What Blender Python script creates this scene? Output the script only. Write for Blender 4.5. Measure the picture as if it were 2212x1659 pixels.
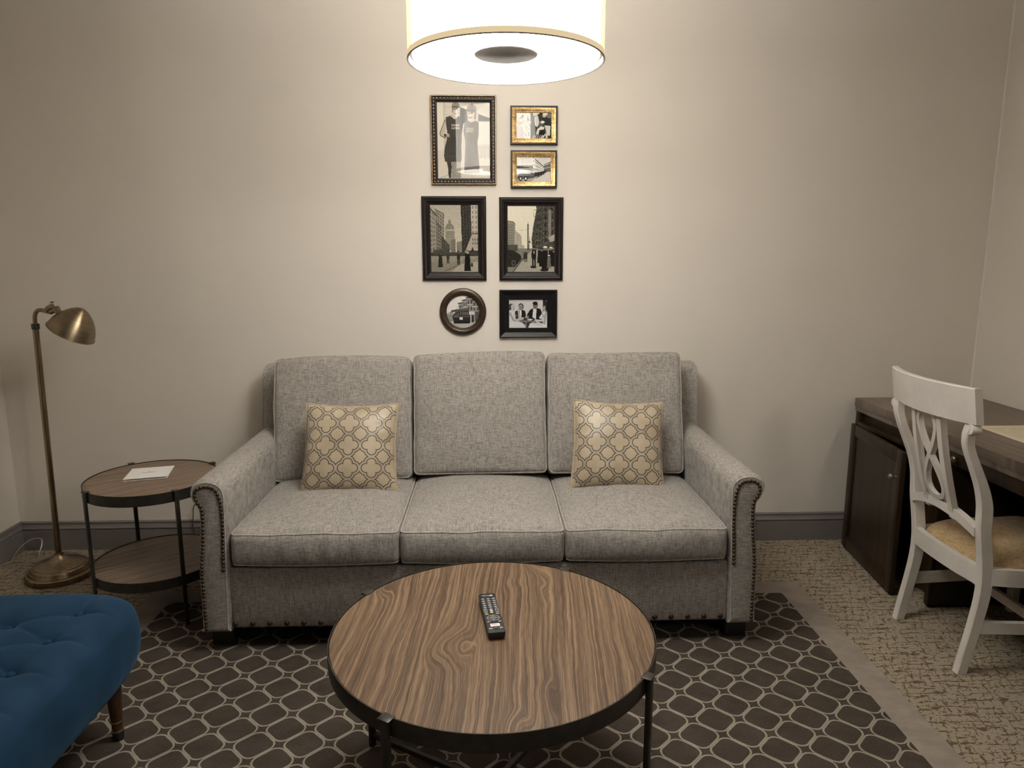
import bpy, bmesh, math, random
import numpy as np
from mathutils import Vector, Matrix, noise

for o in list(bpy.data.objects):
    bpy.data.objects.remove(o, do_unlink=True)
S = bpy.context.scene
COL = S.collection
PI = math.pi
R = math.radians

# ------------------------------------------------------------------ camera, world, lights, exposure
def make_camera():
    f, pit, yaw, roll, D, H = 1550.92, R(10.2361), R(1.8413), R(-0.0533), 3.6044, 1.5079
    fw = Vector((math.sin(yaw)*math.cos(pit), math.cos(yaw)*math.cos(pit), -math.sin(pit)))
    r0 = Vector((math.cos(yaw), -math.sin(yaw), 0))
    u0 = r0.cross(fw)
    r = r0*math.cos(roll) + u0*math.sin(roll)
    u = -r0*math.sin(roll) + u0*math.cos(roll)
    cd = bpy.data.cameras.new('camera')
    cd.sensor_fit = 'HORIZONTAL'
    cd.sensor_width = 36.0
    cd.lens = f/2212*36.0
    cd.clip_start = 0.05
    co = bpy.data.objects.new('camera', cd)
    m = Matrix.Identity(4)
    for i in range(3):
        m[i][0], m[i][1], m[i][2] = r[i], u[i], -fw[i]
    m[0][3], m[1][3], m[2][3] = 0.0, -D, H
    co.matrix_world = m
    COL.objects.link(co)
    S.camera = co
make_camera()

W = bpy.data.worlds.new('world')
S.world = W
W.use_nodes = True
W.node_tree.nodes['Background'].inputs[0].default_value = (1.0, 0.93, 0.84, 1)
W.node_tree.nodes['Background'].inputs[1].default_value = 0.10

def area(name, loc, target, size, power, color):
    l = bpy.data.lights.new(name, 'AREA')
    l.shape = 'DISK'
    l.size = size
    l.energy = power
    l.color = color
    o = bpy.data.objects.new(name, l)
    o.location = loc
    d = Vector(target) - Vector(loc)
    o.rotation_euler = d.to_track_quat('-Z', 'Y').to_euler()
    COL.objects.link(o)
# added fill light with no fixture, unseen behind the camera to the right
area('fill_light', (2.05, -4.6, 2.6), (-1.6, -0.6, 1.0), 0.5, 15, (1.0, 0.92, 0.82))

S.view_settings.view_transform = 'Standard'
S.view_settings.look = 'None'
S.view_settings.exposure = 0.08
S.view_settings.gamma = 1.0
S.view_settings.use_curve_mapping = False
S.cycles.max_bounces = 8
S.cycles.diffuse_bounces = 4
S.cycles.transparent_max_bounces = 12
S.cycles.caustics_reflective = False
S.cycles.caustics_refractive = False
S.cycles.sample_clamp_indirect = 6.0
SHADE_L = 22.0
DIFFUSER_L = 34.0
UPLIGHT_L = 60.0

# ------------------------------------------------------------------ node helpers
class X:
    """arithmetic on node sockets"""
    def __init__(s, nt, v): s.nt, s.v = nt, v
    def _op(s, op, *a):
        n = s.nt.nodes.new('ShaderNodeMath'); n.operation = op
        for i, q in enumerate((s,)+a):
            q = q.v if isinstance(q, X) else q
            if isinstance(q, (int, float)): n.inputs[i].default_value = q
            else: s.nt.links.new(q, n.inputs[i])
        return X(s.nt, n.outputs[0])
    def __add__(s, o): return s._op('ADD', o)
    def __sub__(s, o): return s._op('SUBTRACT', o)
    def __mul__(s, o): return s._op('MULTIPLY', o)
    def __truediv__(s, o): return s._op('DIVIDE', o)
    def abs(s): return s._op('ABSOLUTE')
    def fract(s): return s._op('FRACT')
    def sqrt(s): return s._op('SQRT')
    def max(s, o): return s._op('MAXIMUM', o)
    def min(s, o): return s._op('MINIMUM', o)
    def gt(s, o): return s._op('GREATER_THAN', o)
    def lt(s, o): return s._op('LESS_THAN', o)
    def sin(s): return s._op('SINE')
    def step(s, lo, hi):
        n = s.nt.nodes.new('ShaderNodeMapRange'); n.interpolation_type = 'SMOOTHSTEP'
        s.nt.links.new(s.v, n.inputs[0]); n.inputs[1].default_value = lo; n.inputs[2].default_value = hi
        return X(s.nt, n.outputs[0])

def new_mat(name):
    m = bpy.data.materials.new(name); m.use_nodes = True
    nt = m.node_tree
    return m, nt, nt.nodes['Principled BSDF']

def coords(nt, kind='Object'):
    t = nt.nodes.new('ShaderNodeTexCoord'); s = nt.nodes.new('ShaderNodeSeparateXYZ')
    nt.links.new(t.outputs[kind], s.inputs[0])
    return [X(nt, s.outputs[i]) for i in range(3)]

def vec(nt, x, y, z):
    c = nt.nodes.new('ShaderNodeCombineXYZ')
    for i, q in enumerate((x, y, z)):
        if isinstance(q, X): nt.links.new(q.v, c.inputs[i])
        else: c.inputs[i].default_value = q
    return c.outputs[0]

def nz(nt, v, scale=1.0, detail=2.0, rough=0.5, dist=0.0):
    n = nt.nodes.new('ShaderNodeTexNoise')
    nt.links.new(v, n.inputs['Vector'])
    n.inputs['Scale'].default_value = scale
    n.inputs['Detail'].default_value = detail
    n.inputs['Roughness'].default_value = rough
    n.inputs['Distortion'].default_value = dist
    return X(nt, n.outputs[0])

def mixc(nt, fac, a, b):
    n = nt.nodes.new('ShaderNodeMix'); n.data_type = 'RGBA'
    nt.links.new(fac.v, n.inputs[0]) if isinstance(fac, X) else setattr(n.inputs[0], 'default_value', fac)
    for i, c in ((6, a), (7, b)):
        if isinstance(c, tuple): n.inputs[i].default_value = (*c, 1)
        else: nt.links.new(c, n.inputs[i])
    return n.outputs[2]

def ramp(nt, fac, stops):
    n = nt.nodes.new('ShaderNodeValToRGB')
    nt.links.new(fac.v, n.inputs[0])
    e = n.color_ramp.elements
    while len(e) < len(stops): e.new(0.5)
    for k, (p, c) in enumerate(stops):
        e[k].position = p; e[k].color = (*c, 1)
    return n.outputs[0]

def bump(nt, b, h, strength, dist=0.01):
    n = nt.nodes.new('ShaderNodeBump')
    n.inputs['Strength'].default_value = strength
    n.inputs['Distance'].default_value = dist
    nt.links.new(h.v, n.inputs['Height'])
    nt.links.new(n.outputs[0], b.inputs['Normal'])

def plain(name, c, rough=0.6, metal=0.0, spec=0.5, noise_amt=0.0, nscale=40, bumps=0.0):
    m, nt, b = new_mat(name)
    b.inputs['Base Color'].default_value = (*c, 1)
    b.inputs['Roughness'].default_value = rough
    b.inputs['Metallic'].default_value = metal
    b.inputs['Specular IOR Level'].default_value = spec
    if noise_amt or bumps:
        x, y, z = coords(nt)
        n = nz(nt, vec(nt, x, y, z), nscale, 4, 0.6)
        if noise_amt:
            lo = tuple(k*(1-noise_amt) for k in c); hi = tuple(k*(1+noise_amt) for k in c)
            nt.links.new(mixc(nt, n.step(0.3, 0.7), lo, hi), b.inputs['Base Color'])
        if bumps: bump(nt, b, n, bumps, 0.002)
    return m

# ------------------------------------------------------------------ materials
MAT = {}
MAT['wall'] = plain('wall_paint', (0.70, 0.648, 0.580), 0.75, spec=0.25, noise_amt=0.015, nscale=3, bumps=0.0)
MAT['ceiling'] = plain('ceiling_paint', (0.75, 0.73, 0.70), 0.9, spec=0.1, noise_amt=0.01)
MAT['caulk'] = plain('corner_paint', (0.74, 0.70, 0.63), 0.6, noise_amt=0.02)
MAT['base'] = plain('taupe_gloss_paint', (0.165, 0.148, 0.140), 0.42, noise_amt=0.04, nscale=12)
MAT['black'] = plain('black_frame_paint', (0.006, 0.0055, 0.006), 0.36, spec=0.22, noise_amt=0.2, nscale=60)
MAT['espresso'] = plain('espresso_frame_wood', (0.010, 0.0065, 0.006), 0.36, spec=0.25, noise_amt=0.3, nscale=60)
MAT['bronze'] = plain('bronze_round_frame', (0.045, 0.028, 0.017), 0.35, metal=0.3, noise_amt=0.25, nscale=40)
MAT['nail'] = plain('antique_brass_nail', (0.085, 0.060, 0.040), 0.36, metal=0.8, noise_amt=0.3, nscale=300)
MAT['rail_nail'] = plain('dark_bronze_nail', (0.030, 0.020, 0.014), 0.38, metal=0.5, noise_amt=0.2, nscale=300)
MAT['gold_bead'] = plain('gold_bead', (0.62, 0.42, 0.19), 0.30, metal=0.9, noise_amt=0.2, nscale=300)
MAT['lip'] = plain('dull_gold_lip', (0.25, 0.16, 0.08), 0.42, metal=0.6, noise_amt=0.25, nscale=60)
MAT['steel'] = plain('dark_bronze_steel', (0.030, 0.027, 0.022), 0.38, metal=0.35, noise_amt=0.2, nscale=30)
MAT['black_plastic'] = plain('black_plastic', (0.012, 0.012, 0.013), 0.42, noise_amt=0.1, nscale=200)
MAT['black_wood'] = plain('black_foot_wood', (0.010, 0.008, 0.007), 0.5, noise_amt=0.2)
MAT['white_ink'] = plain('white_ink', (0.62, 0.62, 0.60), 0.6, noise_amt=0.03)
MAT['yellow_ink'] = plain('yellow_ink', (0.75, 0.58, 0.16), 0.6, noise_amt=0.03)
MAT['blue_ink'] = plain('lilac_ink', (0.42, 0.42, 0.75), 0.6, noise_amt=0.03)
MAT['red_ink'] = plain('red_ink', (0.50, 0.16, 0.15), 0.6, noise_amt=0.03)
MAT['grey_ink'] = plain('grey_ink', (0.17, 0.17, 0.17), 0.7, noise_amt=0.05)
MAT['card'] = plain('white_card', (0.80, 0.78, 0.75), 0.7, spec=0.2, noise_amt=0.01)
MAT['chair'] = plain('white_chair_paint', (0.66, 0.62, 0.57), 0.42, noise_amt=0.05, nscale=9)
MAT['knob'] = plain('antique_nickel', (0.26, 0.22, 0.17), 0.33, metal=0.9, noise_amt=0.15)
MAT['disc'] = plain('taupe_metal', (0.19, 0.165, 0.150), 0.55, noise_amt=0.05)
MAT['leg_wood'] = plain('dark_turned_wood', (0.050, 0.022, 0.010), 0.35, noise_amt=0.35, nscale=30)
MAT['leg_brass'] = plain('worn_brass', (0.22, 0.17, 0.10), 0.30, metal=0.9, noise_amt=0.2)
MAT['cord'] = plain('clear_cord', (0.30, 0.25, 0.19), 0.25, noise_amt=0.1)
MAT['dark_cord'] = plain('brown_cord', (0.07, 0.06, 0.05), 0.5, noise_amt=0.1)

def brass():
    m, nt, b = new_mat('brushed_antique_brass')
    x, y, z = coords(nt)
    n = nz(nt, vec(nt, x*60, y*60, z*9), 1, 4, 0.6)
    nt.links.new(mixc(nt, n.step(0.3, 0.7), (0.215, 0.165, 0.105), (0.32, 0.25, 0.165)), b.inputs['Base Color'])
    b.inputs['Metallic'].default_value = 1.0
    b.inputs['Roughness'].default_value = 0.31
    return m
MAT['brass'] = brass()
def spun_brass():
    m, nt, b = new_mat('spun_antique_brass')
    x, y, z = coords(nt)
    n = nz(nt, vec(nt, x*8, y*8, z*160), 1, 4, 0.6)
    nt.links.new(mixc(nt, n.step(0.3, 0.7), (0.235, 0.185, 0.120), (0.30, 0.24, 0.16)), b.inputs['Base Color'])
    b.inputs['Metallic'].default_value = 1.0
    b.inputs['Roughness'].default_value = 0.36
    b.inputs['Anisotropic'].default_value = 0.85
    b.inputs['Anisotropic Rotation'].default_value = 0.25
    t = nt.nodes.new('ShaderNodeTangent'); t.direction_type = 'RADIAL'; t.axis = 'Z'
    nt.links.new(t.outputs[0], b.inputs['Tangent'])
    return m
MAT['spun_brass'] = spun_brass()

def gold_leaf():
    m, nt, b = new_mat('worn_gold_leaf')
    x, y, z = coords(nt)
    n = nz(nt, vec(nt, x*30, y*30, z*150), 1, 6, 0.7)
    n2 = nz(nt, vec(nt, x*150, y*50, z*40), 1, 5, 0.7)
    k = (n*0.5+n2*0.5).step(0.36, 0.62)
    nt.links.new(ramp(nt, k, [(0, (0.17, 0.09, 0.03)), (0.5, (0.46, 0.30, 0.12)), (1, (0.68, 0.50, 0.25))]), b.inputs['Base Color'])
    b.inputs['Metallic'].default_value = 0.75
    b.inputs['Roughness'].default_value = 0.42
    return m
MAT['gold'] = gold_leaf()

def linen(name, c, dark=0.55, amt=1.0):
    m, nt, b = new_mat(name)
    x, y, z = coords(nt)
    a = nz(nt, vec(nt, x*34, y*340, z*340), 1, 3, 0.65)
    d = nz(nt, vec(nt, x*340, y*34, z*34), 1, 3, 0.65)
    e = nz(nt, vec(nt, x*420, y*420, z*420), 1, 2, 0.6)
    big = nz(nt, vec(nt, x*5, y*5, z*5), 1, 2, 0.5)
    k = (a*0.40 + d*0.36 + e*0.20 + big*0.04).step(0.37, 0.63)
    lo = tuple(q*dark for q in c); hi = tuple(q*1.38 for q in c)
    nt.links.new(ramp(nt, k, [(0, lo), (0.5, c), (1, hi)]), b.inputs['Base Color'])
    b.inputs['Roughness'].default_value = 0.95
    b.inputs['Specular IOR Level'].default_value = 0.12
    b.inputs['Sheen Weight'].default_value = 0.15
    bump(nt, b, a*0.5+d*0.5, 0.35, 0.002)
    return m
MAT['linen'] = linen('grey_linen_weave', (0.275, 0.251, 0.228), 0.50)
MAT['welt'] = linen('grey_linen_welt', (0.36, 0.328, 0.295), 0.75)
MAT['burlap'] = linen('tan_seat_weave', (0.40, 0.285, 0.155), 0.62)

def velvet():
    m, nt, b = new_mat('teal_blue_velvet')
    x, y, z = coords(nt)
    n = nz(nt, vec(nt, x*7, y*7, z*7), 1, 3, 0.5)
    nt.links.new(mixc(nt, n.step(0.3, 0.7), (0.008, 0.028, 0.060), (0.011, 0.038, 0.078)), b.inputs['Base Color'])
    b.inputs['Roughness'].default_value = 0.85
    b.inputs['Specular IOR Level'].default_value = 0.15
    b.inputs['Sheen Weight'].default_value = 0.2
    b.inputs['Sheen Tint'].default_value = (0.20, 0.42, 0.70, 1)
    b.inputs['Sheen Roughness'].default_value = 0.4
    return m
MAT['velvet'] = velvet()

def wood(name, stops, angle=0.0, axis='z', scale=1.0, rough=0.4, knots=1.0, spec=0.5, off=(0, 0)):
    """walnut grain running along local y turned by angle; axis = normal of the veneered face"""
    m, nt, b = new_mat(name)
    x, y, z = coords(nt)
    if axis == 'x': x, y, z = z, y, x
    ca, sa = math.cos(angle), math.sin(angle)
    u = x*ca + y*sa + off[0]
    v = y*ca - x*sa + off[1]
    w1 = nz(nt, vec(nt, u*3.0*scale, v*1.0*scale, z), 1, 2, 0.5)
    w2 = nz(nt, vec(nt, u*16*scale, v*5.0*scale, z+3.3), 1, 3, 0.55)
    # knots: the grain bends strongly round scattered points
    kn = nz(nt, vec(nt, u*8.5*scale, v*3.3*scale, z+7.1), 1, 1, 0.4).step(0.54, 0.84)
    t = u*scale*165 + w1*12.0 + w2*3.6 + kn*(10.0*knots)
    rings = nz(nt, vec(nt, t*0.55, v*scale*0.7, 0.0), 1, 2, 0.55)
    fine = nz(nt, vec(nt, t*2.1, v*scale*2.6, 1.7), 1, 3, 0.6)
    fib = nz(nt, vec(nt, u*scale*480, v*scale*16, 0.0), 1, 2, 0.6)
    k = (rings*0.40 + fine*0.42 + fib*0.18).step(0.36, 0.64)
    nt.links.new(ramp(nt, k, stops), b.inputs['Base Color'])
    b.inputs['Roughness'].default_value = rough
    b.inputs['Specular IOR Level'].default_value = spec
    return m
WAL = [(0, (0.050, 0.029, 0.016)), (0.35, (0.105, 0.063, 0.036)), (0.65, (0.160, 0.100, 0.058)), (1, (0.25, 0.165, 0.096))]
WAL2 = [(0, (0.060, 0.039, 0.026)), (0.4, (0.145, 0.098, 0.068)), (1, (0.29, 0.215, 0.155))]
MAT['walnut'] = wood('walnut_veneer', WAL, R(-3), scale=1.0, rough=0.46, knots=1.0, spec=0.3)
MAT['walnut_small'] = wood('walnut_veneer_small', WAL2, R(-52), scale=1.15, rough=0.45, knots=0.5, spec=0.35, off=(3.3, 1.1))
MAT['desk_top'] = wood('grey_brown_desk_laminate', [(0, (0.095, 0.072, 0.055)), (0.5, (0.150, 0.117, 0.090)), (1, (0.21, 0.170, 0.135))], R(2), scale=1.2, rough=0.4, knots=0.3, spec=0.35, off=(7, 2))
MAT['desk_wood'] = wood('dark_espresso_veneer', [(0, (0.013, 0.0075, 0.003)), (0.5, (0.022, 0.0128, 0.0055)), (1, (0.035, 0.021, 0.010))], R(90), axis='x', scale=0.5, rough=0.38, knots=0.2, off=(2, 5), spec=0.3)

def carpet():
    m, nt, b = new_mat('beige_broadloom')
    x, y, z = coords(nt)
    wob = nz(nt, vec(nt, x*10, y*26, 0.0), 1, 3, 0.6)
    wob2 = nz(nt, vec(nt, x*26, y*11, 5.0), 1, 3, 0.6)
    # short broken brown strokes running across (x) and slanting away (y)
    def strokes(t, wd, gx, gy, seed, thr):
        g = nz(nt, vec(nt, x*gx, y*gy, seed), 1, 2, 0.6)
        return ((t.fract() - 0.5).abs()).lt(wd)*g.gt(thr)
    s1 = strokes(y*27 + wob*1.9, 0.085, 14, 60, 2.0, 0.47)
    s2 = strokes(y*43 + x*3 + wob2*2.4 + 0.3, 0.085, 22, 80, 12.0, 0.54)
    s3 = strokes(x*31 - y*14 + wob2*2.6, 0.075, 60, 20, 8.0, 0.50)
    s4 = strokes(x*46 - y*11 + wob*3.0, 0.075, 80, 26, 18.0, 0.55)
    s5 = strokes(x*36 + y*16 + wob*1.6, 0.07, 70, 30, 28.0, 0.60)
    line = (s1.max(s2)).max((s3.max(s4)).max(s5))
    rib = ((y*150).fract() - 0.5).abs().step(0.1, 0.45)
    fuzz = nz(nt, vec(nt, x*300, y*300, 0.0), 1, 3, 0.7)
    basec = mixc(nt, (rib*0.45 + fuzz*0.55).step(0.25, 0.75), (0.215, 0.175, 0.125), (0.43, 0.37, 0.285))
    col = mixc(nt, line*0.88, basec, (0.092, 0.064, 0.037))
    nt.links.new(col, b.inputs['Base Color'])
    b.inputs['Roughness'].default_value = 1.0
    b.inputs['Specular IOR Level'].default_value = 0.05
    bump(nt, b, fuzz*0.6 - line*0.7 + rib*0.3, 0.5, 0.004)
    return m
MAT['carpet'] = carpet()

RUG = dict(x0=-1.52, x1=1.42, y0=-3.2, y1=-0.525, fx0=-1.405, fx1=1.305, fy1=-0.64)
def rug_mat():
    m, nt, b = new_mat('trellis_rug_pile')
    x, y, z = coords(nt)
    wx = (nz(nt, vec(nt, x*25, y*25, 0.0), 1, 2, 0.5) - 0.5)*0.05
    u = (x - 0.8085)/0.0772 + wx
    v = (y + 1.3625)/0.0755 + wx
    p = (u+v)*0.5; q = (u-v)*0.5
    a = (p.fract()-0.5).abs(); c = (q.fract()-0.5).abs()
    rr = 0.30; w = 0.058
    qx = a-(0.5-rr); qy = c-(0.5-rr)
    mx = qx.max(0.0); my = qy.max(0.0)
    d = (mx*mx+my*my).sqrt() - rr + qx.max(qy).min(0.0)
    line = d.step(-w-0.012, -w+0.012) * (X(nt, d.v)*-1.0).step(-0.010, 0.010)
    fuzz = nz(nt, vec(nt, x*260, y*260, 0.0), 1, 3, 0.7)
    scuff = nz(nt, vec(nt, x*9, y*14, 1.0), 1, 4, 0.65)
    dark = mixc(nt, (fuzz*0.7+scuff*0.3).step(0.3, 0.75), (0.036, 0.027, 0.020), (0.098, 0.080, 0.066))
    tan = mixc(nt, (fuzz*0.6+scuff*0.4).step(0.3, 0.7), (0.22, 0.190, 0.150), (0.36, 0.320, 0.265))
    field = mixc(nt, line, dark, tan)
    border = mixc(nt, (fuzz*0.35+scuff*0.65).step(0.3, 0.7), (0.235, 0.200, 0.165), (0.33, 0.285, 0.24))
    inside = x.gt(RUG['fx0'])*x.lt(RUG['fx1'])*y.lt(RUG['fy1'])
    nt.links.new(mixc(nt, inside, border, field), b.inputs['Base Color'])
    b.inputs['Roughness'].default_value = 1.0
    b.inputs['Specular IOR Level'].default_value = 0.05
    bump(nt, b, fuzz*0.5 + line*inside*0.8, 0.5, 0.004)
    return m
MAT['rug'] = rug_mat()

def pillow_mat():
    m, nt, b = new_mat('quatrefoil_satin')
    u, v, z = coords(nt, 'UV')
    P = 4.05
    a = ((u*P + 0.5).fract()-0.5).abs(); c = ((v*P + 0.42).fract()-0.5).abs()
    cc, rr, bw, lw = 0.228, 0.198, 0.114, 0.020
    d1 = ((a-cc)*(a-cc) + c*c).sqrt() - rr
    d2 = (a*a + (c-cc)*(c-cc)).sqrt() - rr
    d3 = a.max(c) - 0.176
    d = d1.min(d2).min(d3)
    # outer contour as four offset lobes, meeting in cusps
    l1 = (d.abs()).lt(lw)
    l2 = ((d-bw).abs()).lt(lw)
    line = l1.max(l2)
    band = d.gt(0.0)*d.lt(bw)
    x, y, zz = coords(nt)
    n = nz(nt, vec(nt, x*6, y*6, zz*6), 1, 3, 0.5)
    gold = mixc(nt, n.step(0.3, 0.7), (0.345, 0.278, 0.193), (0.44, 0.362, 0.255))
    silver = mixc(nt, n.step(0.35, 0.65), (0.26, 0.22, 0.17), (0.44, 0.385, 0.31))
    col = mixc(nt, line, mixc(nt, band, gold, silver), (0.075, 0.052, 0.030))
    nt.links.new(col, b.inputs['Base Color'])
    b.inputs['Roughness'].default_value = 0.42
    b.inputs['Specular IOR Level'].default_value = 0.4
    b.inputs['Sheen Weight'].default_value = 0.2
    return m
MAT['pillow'] = pillow_mat()
MAT['pillow_welt'] = plain('gold_satin_cord', (0.36, 0.29, 0.19), 0.45, noise_amt=0.15, nscale=60)

def paper_mat():
    m, nt, b = new_mat('cream_printed_paper')
    x, y, z = coords(nt)
    ln = ((x*75).fract()-0.5).abs().lt(0.16)
    gap = nz(nt, vec(nt, x*40, y*16, 0.0), 1, 2, 0.6).gt(0.45)
    ins = x.gt(0.03)*y.lt(-0.03)
    nt.links.new(mixc(nt, ln*gap*ins*0.55, (0.66, 0.58, 0.42), (0.28, 0.25, 0.17)), b.inputs['Base Color'])
    b.inputs['Roughness'].default_value = 0.75
    return m
MAT['paper'] = paper_mat()

def glass_mat():
    m, nt, b = new_mat('picture_glass')
    nt.nodes.remove(b)
    out = nt.nodes['Material Output']
    t = nt.nodes.new('ShaderNodeBsdfTransparent'); g = nt.nodes.new('ShaderNodeBsdfGlossy')
    g.inputs['Roughness'].default_value = 0.0
    fr = nt.nodes.new('ShaderNodeFresnel'); fr.inputs[0].default_value = 1.36
    mx = nt.nodes.new('ShaderNodeMixShader')
    nt.links.new(fr.outputs[0], mx.inputs[0]); nt.links.new(t.outputs[0], mx.inputs[1]); nt.links.new(g.outputs[0], mx.inputs[2])
    nt.links.new(mx.outputs[0], out.inputs[0])
    return m
MAT['glass'] = glass_mat()

def emit(name, c, s, streak=False):
    m, nt, b = new_mat(name)
    nt.nodes.remove(b)
    e = nt.nodes.new('ShaderNodeEmission')
    e.inputs[0].default_value = (*c, 1); e.inputs[1].default_value = s
    if streak:
        x, y, z = coords(nt)
        n = nz(nt, vec(nt, x*34, y*34, z*1.6), 1, 4, 0.7)
        k = n.step(0.32, 0.62)*0.45 + 0.62
        nt.links.new((k*s).v, e.inputs[1])
    nt.links.new(e.outputs[0], nt.nodes['Material Output'].inputs[0])
    return m
MAT['shade_glow'] = emit('lit_shade_fabric', (1.0, 0.95, 0.865), SHADE_L, True)
MAT['diffuser'] = emit('lit_diffuser', (1.0, 0.97, 0.91), DIFFUSER_L)

MAT['uplight'] = emit('lit_top_diffuser', (1.0, 0.95, 0.865), UPLIGHT_L)

def sheer_mat():
    m, nt, b = new_mat('sheer_cream_fabric')
    nt.nodes.remove(b)
    x, y, z = coords(nt)
    n = nz(nt, vec(nt, x*60, y*60, z*3), 1, 3, 0.7)
    tr = nt.nodes.new('ShaderNodeBsdfTransparent'); tl = nt.nodes.new('ShaderNodeBsdfTranslucent')
    tl.inputs[0].default_value = (0.34, 0.25, 0.12, 1)
    mx = nt.nodes.new('ShaderNodeMixShader')
    nt.links.new((n.step(0.35, 0.65)*0.12+0.16).v, mx.inputs[0])
    nt.links.new(tr.outputs[0], mx.inputs[1]); nt.links.new(tl.outputs[0], mx.inputs[2])
    nt.links.new(mx.outputs[0], nt.nodes['Material Output'].inputs[0])
    return m
MAT['sheer'] = sheer_mat()
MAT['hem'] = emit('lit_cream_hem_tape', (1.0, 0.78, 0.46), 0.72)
MAT['shade_inner'] = plain('white_shade_lining', (0.82, 0.80, 0.75), 0.8, noise_amt=0.01)

def print_mat(name):
    m, nt, b = new_mat(name)
    a = nt.nodes.new('ShaderNodeAttribute'); a.attribute_name = 'ink'
    nt.links.new(a.outputs['Color'], b.inputs['Base Color'])
    b.inputs['Roughness'].default_value = 0.7
    b.inputs['Specular IOR Level'].default_value = 0.1
    return m
MAT['print'] = print_mat('old_photograph_print')

# ------------------------------------------------------------------ mesh helpers
class MB:
    """collects shapes into one mesh; world coordinates"""
    def __init__(s): s.v, s.f, s.mi = [], [], []; s.k = 0
    def add(s, vs, fs):
        n = len(s.v); s.v += [tuple(q) for q in vs]
        s.f += [tuple(i+n for i in q) for q in fs]; s.mi += [s.k]*len(fs)
        return s
    def box(s, lo, hi, bev=0.0, seg=2, mat4=None):
        bm = bmesh.new(); bmesh.ops.create_cube(bm, size=1)
        for v in bm.verts:
            v.co = Vector([lo[i] + (v.co[i]+0.5)*(hi[i]-lo[i]) for i in range(3)])
        if bev: bmesh.ops.bevel(bm, geom=list(bm.edges), offset=bev, segments=seg, affect='EDGES', profile=0.5)
        if mat4 is not None: bmesh.ops.transform(bm, matrix=mat4, verts=bm.verts)
        bm.verts.index_update()
        s.add([v.co[:] for v in bm.verts], [[v.index for v in f.verts] for f in bm.faces]); bm.free()
        return s
    def lathe(s, prof, c=(0, 0, 0), n=48, mat4=None, close=False):
        vs, fs = [], []
        M = mat4 or Matrix.Translation(c)
        for r, z in prof:
            for k in range(n):
                t = 2*PI*k/n
                vs.append((M @ Vector((r*math.cos(t), r*math.sin(t), z)))[:])
        m = len(prof)
        for i in range(m-1):
            for k in range(n):
                a, b2 = i*n+k, i*n+(k+1) % n
                fs.append((a, b2, b2+n, a+n))
        if prof[0][0] > 1e-6 and not close: fs.append(tuple(reversed(range(n))))
        if prof[-1][0] > 1e-6 and not close: fs.append(tuple(range((m-1)*n, m*n)))
        if close:
            for k in range(n):
                a, b2 = (m-1)*n+k, (m-1)*n+(k+1) % n
                fs.append((a, b2, (k+1) % n, k))
        return s.add(vs, fs)
    def tube(s, pts, r, n=10, closed=False, flat=None):
        pts = [Vector(p) for p in pts]; m = len(pts)
        vs, fs = [], []; prev = None
        for i, p in enumerate(pts):
            if closed: t = pts[(i+1) % m]-pts[i-1]
            else: t = pts[min(i+1, m-1)]-pts[max(i-1, 0)]
            t.normalize()
            if prev is None:
                a = Vector((0, 0, 1)) if abs(t.z) < 0.9 else Vector((1, 0, 0))
                nx = t.cross(a).normalized()
            else:
                nx = (prev - t*prev.dot(t)).normalized()
            prev = nx; ny = t.cross(nx)
            rr = r[i] if isinstance(r, (list, tuple)) else r
            for k in range(n):
                q = 2*PI*k/n
                vs.append((p + nx*rr*math.cos(q) + ny*rr*math.sin(q))[:])
        for i in range(m if closed else m-1):
            j = (i+1) % m
            for k in range(n):
                k2 = (k+1) % n
                fs.append((i*n+k, i*n+k2, j*n+k2, j*n+k))
        if not closed:
            fs.append(tuple(reversed(range(n)))); fs.append(tuple(range((m-1)*n, m*n)))
        return s.add(vs, fs)
    def loft(s, rings, cap=True):
        n = len(rings[0]); vs = [q for r in rings for q in r]; fs = []
        for i in range(len(rings)-1):
            for k in range(n):
                k2 = (k+1) % n
                fs.append((i*n+k, i*n+k2, (i+1)*n+k2, (i+1)*n+k))
        if cap:
            fs.append(tuple(reversed(range(n)))); fs.append(tuple(range((len(rings)-1)*n, len(rings)*n)))
        return s.add(vs, fs)

def build(name, mb, mats, parent=None, origin=None, angle=35, label=None, rot=None):
    """ONE mesh object. Vertices are in world coordinates; origin = root position they are stored against."""
    me = bpy.data.meshes.new(name)
    o0 = Vector(origin) if origin is not None else Vector((0, 0, 0))
    if parent is not None and origin is None:
        p = parent
        while p.parent: p = p.parent
        o0 = p.location.copy()
    me.from_pydata([(Vector(v)-o0)[:] for v in mb.v], [], mb.f)
    for m in (mats if isinstance(mats, (list, tuple)) else [mats]):
        me.materials.append(MAT[m])
    if any(mb.mi): me.polygons.foreach_set('material_index', mb.mi)
    bm = bmesh.new(); bm.from_mesh(me)
    bmesh.ops.recalc_face_normals(bm, faces=bm.faces); bm.to_mesh(me); bm.free()
    if angle:
        me.polygons.foreach_set('use_smooth', [True]*len(me.polygons))
        me.set_sharp_from_angle(angle=R(angle))
    o = bpy.data.objects.new(name, me); COL.objects.link(o)
    if parent is not None: o.parent = parent
    elif origin is not None: o.location = o0
    if label: o['label'] = label
    return o

def tag(o, label=None, cat=None, group=None, kind=None):
    if label: o['label'] = label
    if cat: o['category'] = cat
    if group: o['group'] = group
    if kind: o['kind'] = kind
    return o
def thing(name, loc, label, cat, group=None):
    o = bpy.data.objects.new(name, None); o.empty_display_size = 0.1
    o.location = loc; COL.objects.link(o)
    return tag(o, label, cat, group)
def struct(name, mb, mat, angle=30):
    return tag(build(name, mb, mat, angle=angle), kind='structure')

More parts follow.
